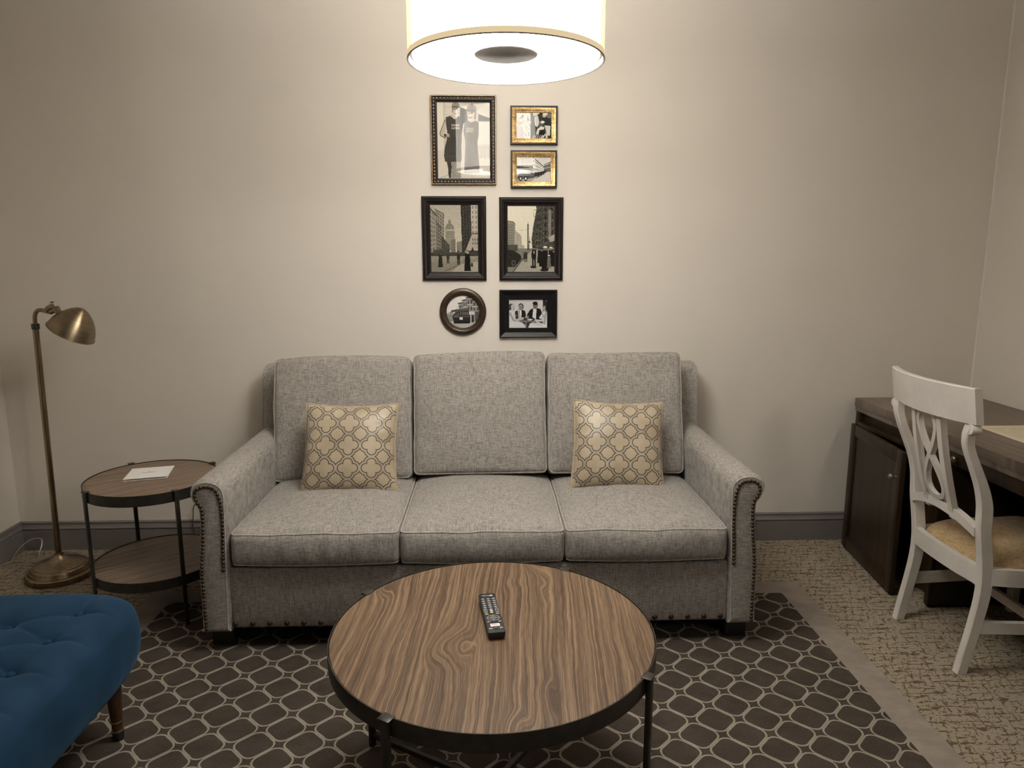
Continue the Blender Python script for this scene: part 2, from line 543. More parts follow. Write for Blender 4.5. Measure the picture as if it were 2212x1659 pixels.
def smooth_path(pts, n=8, closed=False):
    pts = [Vector(p) for p in pts]; m = len(pts); out = []
    for i in range(m if closed else m-1):
        g = (lambda k: pts[k % m]) if closed else (lambda k: pts[min(max(k, 0), m-1)])
        p0, p1, p2, p3 = g(i-1), g(i), g(i+1), g(i+2)
        for k in range(n):
            t = k/n
            out.append(0.5*((2*p1)+(p2-p0)*t+(2*p0-5*p1+4*p2-p3)*t*t+(3*p1-p0-3*p2+p3)*t**3))
    if not closed: out.append(pts[-1])
    return out

def soft_box(hx, hy, hz, r, n=(30, 20, 12), deform=None):
    """rounded cushion block centred at the origin"""
    vs, fs, idx = [], [], {}
    def key(p): return tuple(round(c, 5) for c in p)
    def vert(p):
        k = key(p)
        if k not in idx:
            q = Vector((p[0]*hx, p[1]*hy, p[2]*hz))
            inn = Vector([max(-h+r, min(h-r, c)) for c, h in zip(q, (hx, hy, hz))])
            d = q-inn
            if d.length > 1e-9:
                w = inn + d.normalized()*r
            else: w = q
            if deform: w = deform(w)
            idx[k] = len(vs); vs.append(w[:])
        return idx[k]
    def line(m):
        a = np.linspace(-1, 1, m+1)
        return a
    for ax in range(3):
        o = [i for i in range(3) if i != ax]
        A, B = line(n[o[0]]), line(n[o[1]])
        for sgn in (-1, 1):
            for i in range(len(A)-1):
                for j in range(len(B)-1):
                    q = []
                    for a, b in ((A[i], B[j]), (A[i+1], B[j]), (A[i+1], B[j+1]), (A[i], B[j+1])):
                        p = [0, 0, 0]; p[ax] = sgn; p[o[0]] = a; p[o[1]] = b
                        q.append(vert(p))
                    fs.append(q if sgn > 0 else q[::-1])
    return vs, fs

def rr_loop(hx, hy, r, n=8, seg=14):
    """rounded rectangle loop (x, y)"""
    out = []
    corners = [((hx-r), (hy-r), 0), (-(hx-r), (hy-r), 90), (-(hx-r), -(hy-r), 180), ((hx-r), -(hy-r), 270)]
    for ci, (cx, cy, a0) in enumerate(corners):
        for k in range(n+1):
            a = R(a0+90*k/n)
            out.append((cx+r*math.cos(a), cy+r*math.sin(a)))
        nx = corners[(ci+1) % 4]
        a = R(a0+90)
        p = (cx+r*math.cos(a), cy+r*math.sin(a)); q = (nx[0]+r*math.cos(a), nx[1]+r*math.sin(a))
        for k in range(1, seg):
            t = k/seg
            out.append((p[0]+(q[0]-p[0])*t, p[1]+(q[1]-p[1])*t))
    return out

# ------------------------------------------------------------------ the room
XL, XR, YB, ZC, HB = -2.4265, 2.5128, -7.0, 2.78, 0.152
struct('floor', MB().box((XL-0.2, YB, -0.1), (XR+0.2, 0.2, 0.0)), 'carpet')
struct('wall_back', MB().box((XL-0.15, 0.0, -0.1), (XR+0.15, 0.15, ZC+0.1)), 'wall')
struct('wall_left', MB().box((XL-0.15, YB, -0.1), (XL, 0.0, ZC+0.1)), 'wall')
struct('wall_right', MB().box((XR, YB, -0.1), (XR+0.15, 0.0, ZC+0.1)), 'wall')
struct('wall_front', MB().box((XL-0.15, YB-0.15, -0.1), (XR+0.15, YB, ZC+0.1)), 'wall')
struct('ceiling', MB().box((XL-0.15, YB-0.15, ZC), (XR+0.15, 0.15, ZC+0.1)), 'ceiling')
def cove(n=6, r=0.012):   # light caulked bead down the right hand corner
    mb = MB(); ring = [(XR, 0)]
    a = [(XR-r*0.45, 0.0), (XR-0.004, -0.004), (XR, -r*0.45), (XR, 0.0)]
    mb.loft([[(x, y, z) for x, y in a] for z in (0.152, ZC)])
    return mb
struct('trim_1', cove(), 'caulk')
BP = [(0.0, 0.0), (0.017, 0.0), (0.017, 0.104), (0.013, 0.107), (0.013, 0.113), (0.019, 0.1135), (0.019, 0.118), (0.014, 0.124),
      (0.012, 0.135), (0.010, 0.137), (0.010, 0.141), (0.013, 0.142), (0.013, 0.148), (0.008, HB), (0.0, HB)]
def base(p0, p1, nrm):
    mb = MB(); rings = []
    for p in (p0, p1): rings.append([(p[0]+nrm[0]*d, p[1]+nrm[1]*d, z) for d, z in BP])
    return mb.loft(rings)
struct('baseboard_back', base((XL, 0), (XR, 0), (0, -1)), 'base')
struct('baseboard_left', base((XL, 0), (XL, YB), (1, 0)), 'base')
struct('baseboard_right', base((XR, 0), (XR, YB), (-1, 0)), 'base')

rug = build('area_rug', MB().box((RUG['x0'], RUG['y0'], 0.0), (RUG['x1'], RUG['y1'], 0.012), 0.004, 2), 'rug')
tag(rug, 'dark brown area rug with tan trellis lattice and plain taupe border', 'rug')
RZ = 0.012

# ------------------------------------------------------------------ sofa
def make_sofa():
    CX = -0.034
    root = thing('sofa', (CX, -0.55, RZ), 'grey linen three-seat sofa with rolled arms and brass nailhead trim', 'sofa')
    # seat base with front rail
    mb = MB().box((-0.99, -1.035, 0.10), (0.922, -0.10, 0.345), 0.012, 3)
    rail = build('front_rail', mb, 'linen', root)
    for sx in (-1, 1):
        for y0, y1 in ((-1.00, -0.91), (-0.19, -0.10)):
            xc = CX + sx*1.005
            build('leg', MB().box((xc-0.042, y0, RZ), (xc+0.042, y1, 0.105), 0.004), 'black_wood', root)
    # back frame: slopes back, rounded top corners
    prof = [(-0.055, 0.10), (-0.055, 0.965), (-0.068, 0.982), (-0.10, 0.987), (-0.135, 0.978), (-0.15, 0.955), (-0.235, 0.62), (-0.29, 0.42), (-0.30, 0.10)]
    rings = []
    for x, k in ((-1.088, 0.0), (-1.083, 0.5), (-1.068, 1.0), (1.000, 1.0), (1.015, 0.5), (1.020, 0.0)):
        ins = 0.016*(1-k)
        cy = sum(p[0] for p in prof)/len(prof)
        rings.append([(x, y+(ins if y < cy else -ins), z-(ins if z > 0.5 else 0)) for y, z in prof])
    build('back_frame', MB().loft(rings), 'linen', root, angle=50)
    # arms
    L = [(-1.097, 0.091), (-1.0945, 0.186), (-1.0935, 0.300), (-1.091, 0.366), (-1.082, 0.441), (-1.0755, 0.530), (-1.0765, 0.578), (-1.088, 0.598),
         (-1.099, 0.620), (-1.104, 0.647), (-1.093, 0.675), (-1.066, 0.692), (-1.036, 0.696), (-1.004, 0.689), (-0.980, 0.668), (-0.971, 0.640), (-0.970, 0.590), (-0.974, 0.500), (-0.980, 0.334), (-0.985, 0.200), (-0.990, 0.091)]
    def inset(poly, d):
        n = len(poly); out = []
        for i in range(n):
            a, b, c = Vector(poly[i-1]), Vector(poly[i]), Vector(poly[(i+1) % n])
            t = (c-a).normalized(); nn = Vector((t.y, -t.x))
            out.append(tuple(b+nn*d))
        return out
    nail = MB()
    nail.lathe([(0.0072, 0), (0.0068, 0.0025), (0.005, 0.0045), (0.0026, 0.0056), (0.0, 0.006)], n=12, mat4=Matrix.Rotation(R(90), 4, 'X'))
    big = MB()
    big.lathe([(0.0105, 0), (0.0100, 0.003), (0.0075, 0.006), (0.004, 0.0078), (0.0, 0.0083)], n=14, mat4=Matrix.Rotation(R(90), 4, 'X'))
    tmp = build('nailhead', nail, 'nail'); nail_me = tmp.data; bpy.data.objects.remove(tmp)
    tmp = build('rail_nail', big, 'rail_nail'); big_me = tmp.data; bpy.data.objects.remove(tmp)
    for side in (-1, 1):
        pr = [(p.x, p.y) for p in smooth_path([(a, b, 0) for a, b in L], 4)]
        if side > 0: pr = [(2*CX-a, b) for a, b in pr][::-1]
        sgn = 1
        area2 = sum(pr[i-1][0]*pr[i][1]-pr[i][0]*pr[i-1][1] for i in range(len(pr)))
        if area2 > 0: sgn = -1
        rings = []
        for y, d in ((-1.052, 0.014), (-1.049, 0.007), (-1.042, 0.002), (-1.030, 0.0), (-0.80, 0.0), (-0.40, 0.0), (-0.10, 0.0), (-0.075, 0.006)):
            rings.append([(a, y, b) for a, b in inset(pr, d*sgn)])
        arm = build('arm', MB().loft(rings), 'linen', root, angle=50)
        # welt round the front face
        wl = [(a, -1.050, b) for a, b in inset(pr, 0.010*sgn)]
        build('piping', MB().tube(wl, 0.0032, 6), 'welt', arm, origin=root.location)
        # nailheads: outer edge, over the scroll, down the inner edge to the seat
        N = [(-1.079, 0.108), (-1.079, 0.20), (-1.079, 0.30), (-1.077, 0.366), (-1.068, 0.441), (-1.061, 0.530), (-1.0615, 0.585), (-1.076, 0.612), (-1.083, 0.640), (-1.070, 0.664), (-1.040, 0.671),
             (-1.010, 0.661), (-0.996, 0.632), (-0.990, 0.585), (-0.990, 0.50), (-0.9955, 0.42), (-0.998, 0.345)]
        path = smooth_path([(a, b, 0) for a, b in N], 30)
        ds = [0.0]
        for i in range(1, len(path)): ds.append(ds[-1]+(path[i]-path[i-1]).length)
        cnt = int(ds[-1]/0.0147); pos = []
        for k in range(cnt+1):
            t = ds[-1]*k/cnt
            i = max(j for j in range(len(ds)) if ds[j] <= t+1e-9)
            pos.append(path[i])
        extra = MB()
        for k, q in enumerate(pos):
            x = q.x if side < 0 else 2*CX-q.x
            if 8 <= k < 51:
                o = bpy.data.objects.new('nailhead', nail_me); COL.objects.link(o)
                o.parent = arm; o.location = Vector((x, -1.0515, q.y))-root.location
            else:
                extra.lathe([(0.0072, 0), (0.0068, 0.0025), (0.005, 0.0045), (0.0026, 0.0056), (0.0, 0.006)], n=12,
                            mat4=Matrix.Translation((x, -1.0515, q.y)) @ Matrix.Rotation(R(90), 4, 'X'))
        tag(build('nailhead_trim', extra, 'nail', arm, origin=root.location), kind='stuff')
    for k in range(30):
        x = -0.975 + k*0.0645
        if x > 0.915: break
        if -0.52 < x < 0.50: continue
        o = bpy.data.objects.new('rail_nail', big_me); COL.objects.link(o)
        o.parent = rail; o.location = Vector((x, -1.0345, 0.118))-root.location
    # seat cushions
    for k, (x0, x1) in enumerate(((-0.968, -0.343), (-0.340, 0.280), (0.283, 0.902))):
        hx, hy, hz = (x1-x0)/2, 0.385, 0.066
        cx, cy, cz = (x0+x1)/2, -0.675, 0.420
        sd = 3.7*k
        def df(w, hx=hx, hy=hy, hz=hz, sd=sd):
            u, v, t = w.x/hx, w.y/hy, w.z/hz
            bu, bv, bt = max(0, 1-u*u), max(0, 1-v*v), max(0, 1-t*t)
            q = w.copy()
            if t > 0: q.z += 0.042*t*(bu**0.7)*(bv**0.7)
            q.z -= 0.006*math.cos(u*PI*0.5)*max(0, -v)*(1 if t < 0 else 0.2)
            q.y -= 0.016*max(0, -v)*bu**0.5*bt
            # gathers in the front boxing and soft dents on top
            g = noise.noise(Vector((w.x*26+sd, w.z*5, sd)))
            q.y += 0.0065*g*max(0, -v)**4*bt*(0.5-0.5*min(1, max(-1, t)))*1.6
            q.z += 0.006*noise.noise(Vector((w.x*6+sd, w.y*6, 1.3)))*max(0, t)
            q.z += 0.003*noise.noise(Vector((w.x*20+sd, w.y*9, 4.3)))*max(0, t)*bu
            q.x += 0.004*bt*u*bv
            return q
        vs, fs = soft_box(hx, hy, hz, 0.024, (64, 40, 14), df)
        M = Matrix.Translation((cx, cy, cz)) @ Matrix.Rotation(R(-1.0), 4, 'X')
        c = build('seat_cushion', MB().add([(M @ Vector(v))[:] for v in vs], fs), 'linen', root, angle=60)
        for sg in (1, -1):
            rr, ph = 0.024, R(40)
            lp = rr_loop(hx-rr+rr*math.cos(ph), hy-rr+rr*math.cos(ph), rr*math.cos(ph), 5, 24)
            pts = [(M @ df(Vector((a, b, sg*(hz-rr+rr*math.sin(ph))))))[:] for a, b in lp]
            build('piping', MB().tube(pts, 0.0034, 6, True), 'welt', c, origin=root.location)
    # back cushions
    for k, (x0, x1, zt, tilt) in enumerate(((-0.993, -0.360, 1.022, 17), (-0.352, 0.264, 1.041, 16), (0.270, 0.902, 1.036, 17))):
        zb = (0.478, 0.500, 0.496)[k]
        hx, hy, hz = (x1-x0)/2, 0.074, (zt-zb)/2/math.cos(R(tilt))+0.004
        yc = -0.292; cz = (zt+zb)/2
        sd = 11.1*k+2
        def df(w, hx=hx, hy=hy, hz=hz, sd=sd):
            u, v, t = w.x/hx, w.y/hy, w.z/hz
            bu, bv, bt = max(0, 1-u*u), max(0, 1-v*v), max(0, 1-t*t)
            q = w.copy()
            if v < 0: q.y -= 0.030*(-v)*(bu**0.6)*(bt**0.6)
            q.y += 0.007*noise.noise(Vector((w.x*7+sd, w.z*6, sd)))*(1 if v < 0 else 0)
            e = abs(u)**5
            q.y += 0.0045*noise.noise(Vector((w.x*3+sd, w.z*30, sd+3)))*e*max(0, -v)
            e2 = max(0, -t)**4
            q.y += 0.006*noise.noise(Vector((w.x*22+sd, w.z*4, sd+5)))*e2*max(0, -v)
            q.z += 0.005*math.sin(u*2.3+sd)*max(0, t) - 0.006*abs(u)**4*max(0, t)
            q.x += 0.004*noise.noise(Vector((sd, w.z*9, 2)))*abs(u)**3*(1 if u > 0 else -1)
            return q
        vs, fs = soft_box(hx, hy, hz, 0.028, (60, 12, 54), df)
        M = Matrix.Translation((((x0+x1)/2), yc, cz)) @ Matrix.Rotation(R((-1.2, -0.4, 0.6)[k]), 4, 'Y') @ Matrix.Rotation(R(-tilt), 4, 'X')
        c = build('back_cushion', MB().add([(M @ Vector(v))[:] for v in vs], fs), 'linen', root, angle=60)
        for sg in (-1, 1):
            rr, ph = 0.028, R(40)
            lp = rr_loop(hx-rr+rr*math.cos(ph), hz-rr+rr*math.cos(ph), rr*math.cos(ph), 5, 24)
            pts = [(M @ df(Vector((a, sg*(hy-rr+rr*math.sin(ph)), b))))[:] for a, b in lp]
            build('piping', MB().tube(pts, 0.0036, 6, True), 'welt', c, origin=root.location)
    return root
make_sofa()

# ------------------------------------------------------------------ throw pillows
def make_pillow(loc, lean, turn, roll, w, h, seed, label):
    root = thing('throw_pillow', loc, label, 'pillow', 'patterned throw pillows on the sofa')
    n = 72
    M = Matrix.Rotation(turn, 4, 'Z') @ Matrix.Rotation(-lean, 4, 'X') @ Matrix.Rotation(roll, 4, 'Y')
    def pos(u, v, s):
        ex = 1 - 0.055*(1-v*v)**1.2*abs(u)**3
        ez = 1 - 0.075*(1-u*u)**1.2*abs(v)**3
        x, z = u*w/2*ex*(1-0.014*(v+1))+0.004*(v+1)/2, v*h/2*ez
        th = 0.074*((max(0, 1-u**2))*(max(0, 1-v**2)))**0.42 * (1+0.15*u*v*math.sin(seed))
        e = max(abs(u), abs(v))
        wr = 0.007*noise.noise(Vector((x*9+seed, z*26, seed)))*max(0, abs(u)-0.45)/0.55*(1-e**8)
        wr += 0.004*noise.noise(Vector((x*30+seed, z*8, seed+2)))*max(0, abs(v)-0.5)/0.5*(1-e**8)
        return Vector((x, s*(th+wr), z+h/2))
    vs, fs, uvs = [], [], []
    for s in (-1, 1):
        o = len(vs)
        for j in range(n+1):
            for i in range(n+1):
                u, v = -1+2*i/n, -1+2*j/n
                vs.append((M @ pos(u, v, s))[:]); uvs.append(((u+1)/2, (v+1)/2))
        for j in range(n):
            for i in range(n):
                a = o+j*(n+1)+i
                q = (a, a+1, a+n+2, a+n+1)
                fs.append(q if s < 0 else q[::-1])
    mb = MB().add([(Vector(v)+Vector(loc))[:] for v in vs], fs)
    c = build('cover', mb, 'pillow', root, angle=70)
    me = c.data
    lay = me.uv_layers.new(name='UVMap')
    # vertex order survives the rebuild, so the chart can be looked up by index
    for l in me.loops: lay.data[l.index].uv = uvs[l.vertex_index]
    lp = []
    for k in range(4*40):
        t = (k % 40)/40*2-1; e = k//40
        u, v = ((t, -1), (1, t), (-t, 1), (-1, -t))[e]
        # corner softening
        uu, vv = (abs(u)**1), (abs(v)**1)
        q = M @ pos(u, v, 0.0)
        lp.append((q+Vector(loc))[:])
    build('piping', MB().tube(lp, 0.0052, 8, True), 'pillow_welt', root)
make_pillow((-0.604, -0.640, 0.496), R(23), R(4), R(1.2), 0.405, 0.395, 1.0,
            'gold quatrefoil throw pillow leaning on the sofa seat nearest the floor lamp')
make_pillow((0.553, -0.628, 0.496), R(23), R(-2), R(1.8), 0.405, 0.395, 2.3,
            'gold quatrefoil throw pillow leaning on the sofa seat nearest the desk')

# ------------------------------------------------------------------ round tables
def ring_profile(r, t, z0, z1): return [(r-t, z0), (r, z0), (r, z1), (r-t, z1)]
def tab_leg(mb, cx, cy, ang, r, ztop, zbot, w=0.018, d=0.012):
    """flat bar leg standing outside the rim, with a rounded tab that hooks over the edge"""
    M = Matrix.Translation((cx, cy, 0)) @ Matrix.Rotation(ang, 4, 'Z')
    mb.box((r+0.001, -w/2, zbot), (r+0.001+d, w/2, ztop), 0.002, 2, M)
    mb.box((r-0.010, -w*0.8, ztop-0.004), (r+0.003+d, w*0.8, ztop+0.001), 0.002, 2, M)

def coffee_table():
    c = (0.005, -1.832); z = 0.523; r = 0.4296
    root = thing('coffee_table', (c[0], c[1], RZ), 'round walnut-topped coffee table with dark metal rim in front of the sofa', 'coffee table')
    build('tabletop', MB().lathe([(0, z-0.018), (r-0.0045, z-0.018), (r-0.0045, z-0.0025), (r-0.006, z-0.0012), (0, z-0.0012)], (c[0], c[1], 0), 128), 'walnut', root)
    build('rim', MB().lathe([(r-0.003, z-0.045), (r, z-0.044), (r, z-0.001), (r-0.0008, z+0.0006), (r-0.0028, z+0.0006), (r-0.0034, z-0.001)], (c[0], c[1], 0), 128, close=True), 'steel', root)
    build('underside', MB().lathe([(0, z-0.044), (r-0.006, z-0.044), (r-0.006, z-0.019), (0, z-0.019)], (c[0], c[1], 0), 96), 'black_wood', root)
    for a in (-32, -122.5, 148.5, 57.5):
        mb = MB(); tab_leg(mb, c[0], c[1], R(a), r, z, RZ, 0.020, 0.014)
        build('leg', mb, 'steel', root)
    for a in (-32, 57.5):
        M = Matrix.Translation((c[0], c[1], 0)) @ Matrix.Rotation(R(a), 4, 'Z')
        zz = 0.040 if a < 0 else 0.0405
        build('stretcher', MB().box((-r-0.004, -0.009, zz), (r+0.004, 0.009, zz+0.018), 0.002, 2, M), 'steel', root)
    return c, z
CT, CTZ = coffee_table()

def side_table():
    c = (-1.427, -0.640); z = 0.585; r = 0.260
    root = thing('side_table', (c[0], c[1], 0), 'two-tier round walnut side table with dark metal frame beside the sofa arm', 'side table')
    for nm, zt, h in (('tabletop', z, 0.044), ('shelf', 0.225, 0.042)):
        t = build(nm, MB().lathe([(0, zt-0.02), (r-0.004, zt-0.02), (r-0.004, zt-0.003), (0, zt-0.003)], (c[0], c[1], 0), 96), 'walnut_small', root)
        build('rim', MB().lathe([(r-0.003, zt-h), (r, zt-h), (r, zt), (r-0.003, zt)], (c[0], c[1], 0), 96, close=True), 'steel', t, origin=root.location)
    for a in (-130, -47, 133, 47):
        mb = MB(); tab_leg(mb, c[0], c[1], R(a), r, z+0.003, 0.0 if a not in (-47,) else RZ, 0.016, 0.012)
        build('leg', mb, 'steel', root)
side_table()

def note_card():
    P = [(-1.567, -0.519), (-1.403, -0.475), (-1.359, -0.652), (-1.521, -0.697)]
    z = 0.585-0.003
    c = Vector((sum(p[0] for p in P)/4, sum(p[1] for p in P)/4, z))
    root = thing('note_card', c, 'folded white note card lying on the side table', 'card')
    def slab(z0, lift):
        lo = [(x, y, z0) for x, y in P]; hi = []
        mb = MB()
        zs = [z0, z0, z0+lift, z0+lift]
        v = [(P[i][0], P[i][1], zs[i]) for i in range(4)]+[(P[i][0], P[i][1], zs[i]+0.0008) for i in range(4)]
        mb.add(v, [(3, 2, 1, 0), (4, 5, 6, 7), (0, 1, 5, 4), (1, 2, 6, 5), (2, 3, 7, 6), (3, 0, 4, 7)])
        return mb
    build('back_panel', slab(z+0.0002, 0.0), 'card', root)
    f = build('front_panel', slab(z+0.0012, 0.006), 'card', root)
    ex = (Vector((*P[1], 0))-Vector((*P[0], 0))).normalized(); ey = (Vector((*P[0], 0))-Vector((*P[3], 0))).normalized()
    M = Matrix(((ex.x, ey.x, 0, c.x-0.002), (ex.y, ey.y, 0, c.y-0.002), (0, 0, 1, z+0.0058), (0, 0, 0, 1))) @ Matrix.Rotation(R(-1.9), 4, 'X')
    mb = MB(); rnd = random.Random(4); x = -0.026
    while x < 0.026:       # one unreadable line of small print and a tiny crest over it
        w = rnd.choice((0.0022, 0.003, 0.0018)); h = rnd.choice((0.0045, 0.006, 0.005))
        mb.box((x, -h/2, 0), (x+w, h/2, 0.0002), mat4=M); x += w+0.0012
    mb.box((-0.0045, 0.008, 0), (0.0045, 0.0105, 0.0002), mat4=M); mb.box((-0.0015, 0.0105, 0), (0.0015, 0.014, 0.0002), mat4=M)
    build('printed_crest', mb, 'grey_ink', f, origin=root.location)
note_card()

# ------------------------------------------------------------------ remote control
def text_mesh(body, size):
    cu = bpy.data.curves.new('lettering', 'FONT'); cu.body = body; cu.size = size; cu.extrude = 0.0001
    cu.align_x = 'LEFT'
    o = bpy.data.objects.new('lettering', cu); COL.objects.link(o)
    dg = bpy.context.evaluated_depsgraph_get(); dg.update()
    me = bpy.data.meshes.new_from_object(o.evaluated_get(dg))
    vs = [v.co[:] for v in me.vertices]; fs = [tuple(p.vertices) for p in me.polygons]
    bpy.data.objects.remove(o); return vs, fs

def remote():
    Lh, Wh, T = 0.1105, 0.0235, 0.021
    loc = Vector((0.002, -1.776, CTZ-0.0012))
    root = thing('remote_control', loc, 'black television remote control lying on the coffee table', 'remote control')
    M = Matrix.Translation(loc) @ Matrix.Rotation(R(7.4), 4, 'Z')
    # body: slightly wider face than base
    lp = rr_loop(Wh, Lh, 0.007, 6, 2)
    rings = []
    for z, k in ((0.0, 0.86), (0.003, 0.91), (0.012, 0.98), (T-0.003, 1.0), (T-0.0008, 0.985), (T, 0.95)):
        d = Wh*(1-k)
        rings.append([(M @ Vector((a*(1-d/Wh), b*(1-d/Lh), z)))[:] for a, b in lp])
    build('body', MB().loft(rings), 'black_plastic', root, angle=40)
    zt = T+0.0001
    def Y(t): return Lh*(1-2*t)
    def oval(mb, x, y, a, b, z0, z1, n=20):
        ring = lambda q, z: [(M @ Vector((x+q*a*math.cos(2*PI*k/n), y+q*b*math.sin(2*PI*k/n), z)))[:] for k in range(n)]
        mb.loft([ring(1.0, z0), ring(1.0, z1), ring(0.9, z1+0.0003)])
    def ringo(mb, x, y, a, b, w, z, n=32):
        out = lambda q, zz: [(M @ Vector((x+(a+q)*math.cos(2*PI*k/n), y+(b+q)*math.sin(2*PI*k/n), zz)))[:] for k in range(n)]
        R4 = [out(0, z), out(0, z+0.0003), out(-w, z+0.0003), out(-w, z), out(0, z)]
        mb.loft(R4, cap=False)
    rnd = random.Random(2)
    def key(x, t, glyph='digit', mats=('black_plastic', 'white_ink'), a=0.0047, b=0.0036):
        mb = MB(); y = Y(t)
        oval(mb, x, y, a, b, zt-0.0004, zt+0.0011)
        mb.k = 1
        ringo(mb, x, y, a, b, 0.0008, zt+0.0012)
        if glyph == 'digit':
            mb.box((x-0.0011, y-0.0016, zt+0.0013), (x+0.0011, y+0.0016, zt+0.0016), mat4=M)
        elif glyph == 'bar':
            mb.box((x-0.0026, y-0.0008, zt+0.0013), (x+0.0026, y+0.0008, zt+0.0016), mat4=M)
        build('button', mb, list(mats), root)
    for r_, t in enumerate((0.165, 0.222, 0.279, 0.336, 0.388)):
        for x in (-0.0150, 0.0, 0.0150): key(x, t, 'digit')
    for x in (-0.0158, 0.0158):
        mb = MB(); y = Y(0.475)
        lpp = rr_loop(0.0042, 0.0125, 0.0038, 6, 2)
        mk = lambda s, z: [(M @ Vector((x+a-math.copysign(s, a)*(abs(a) > 1e-6), y+b-math.copysign(s, b), z)))[:] for a, b in lpp]
        mb.loft([mk(0, zt-0.0004), mk(0, zt+0.0010)])
        mb.k = 1
        mb.loft([mk(0, zt+0.001), mk(0, zt+0.0014), mk(0.0008, zt+0.0014), mk(0.0008, zt+0.001)], cap=False)
        for dy in (-0.0065, 0.0, 0.0065): mb.box((x-0.0016, y+dy-0.0007, zt+0.0010), (x+0.0016, y+dy+0.0007, zt+0.0014), mat4=M)
        build('rocker_button', mb, ['black_plastic', 'white_ink'], root)
    for t, mm in ((0.443, 'blue_ink'), (0.482, 'white_ink'), (0.522, 'yellow_ink')):
        mb = MB(); oval(mb, 0.0, Y(t), 0.0046, 0.0030, zt-0.0004, zt+0.0012); build('button', mb, mm, root)
    for x in (-0.0150, 0.0150): key(x, 0.563, 'bar'); key(x, 0.752, 'digit')
    mb = MB(); y = Y(0.658)
    oval(mb, 0, y, 0.0172, 0.0150, zt-0.0004, zt+0.0008, 40); mb.k = 1
    ringo(mb, 0, y, 0.0172, 0.0150, 0.0010, zt+0.0009, 48); ringo(mb, 0, y, 0.0088, 0.0078, 0.0009, zt+0.0009, 36)
    for dx, dy in ((0, 0.0112), (0, -0.0112), (0.0128, 0), (-0.0128, 0)): mb.box((dx-0.0013, y+dy-0.0012, zt+0.0010), (dx+0.0013, y+dy+0.0012, zt+0.0013), mat4=M)
    for dx in (-0.0038, -0.0013, 0.0012, 0.0036): mb.box((dx-0.0008, y-0.0018, zt+0.0010), (dx+0.0006, y+0.0022, zt+0.0013), mat4=M)
    build('direction_pad', mb, ['black_plastic', 'white_ink'], root)
    mb = MB().box((-0.0125, Y(0.858), zt-0.0003), (0.0125, Y(0.792), zt+0.0004), mat4=M); mb.k = 1
    for j, (t, x0, x1) in enumerate(((0.808, -0.010, 0.004), (0.822, -0.011, 0.010), (0.840, -0.006, 0.008))):
        mb.box((x0, Y(t)-0.0006, zt+0.0004), (x1, Y(t)+0.0006, zt+0.0006), mat4=M)
    build('sticker', mb, ['card', 'red_ink'], root, label='white label with faint red print')
    key(-0.0140, 0.915, 'bar'); key(0.0, 0.908, 'digit', ('black_plastic', 'grey_ink')); key(0.0140, 0.908, 'none', ('grey_ink', 'white_ink'))
    # logo: reads from the far end of the table
    mb = MB(); y = Y(0.068)
    mb.box((0.0075, y-0.0032, zt-0.0002), (0.0150, y+0.0032, zt+0.0004), mat4=M)
    vs, fs = text_mesh('Enseo', 0.0068)
    xs = [v[0] for v in vs]; wdt = max(xs)-min(xs)
    T2 = M @ Matrix.Translation((0.0060, y+0.0022, zt+0.0002)) @ Matrix.Rotation(PI, 4, 'Z') @ Matrix.Scale(0.0205/wdt, 4, (1, 0, 0))
    mb.add([(T2 @ Vector(v))[:] for v in vs], fs)
    mb.k = 1
    mb.box((0.0096, y-0.0014, zt+0.0004), (0.0128, y+0.0014, zt+0.0006), mat4=M)
    build('logo', mb, ['white_ink', 'grey_ink'], root, angle=0)
remote()

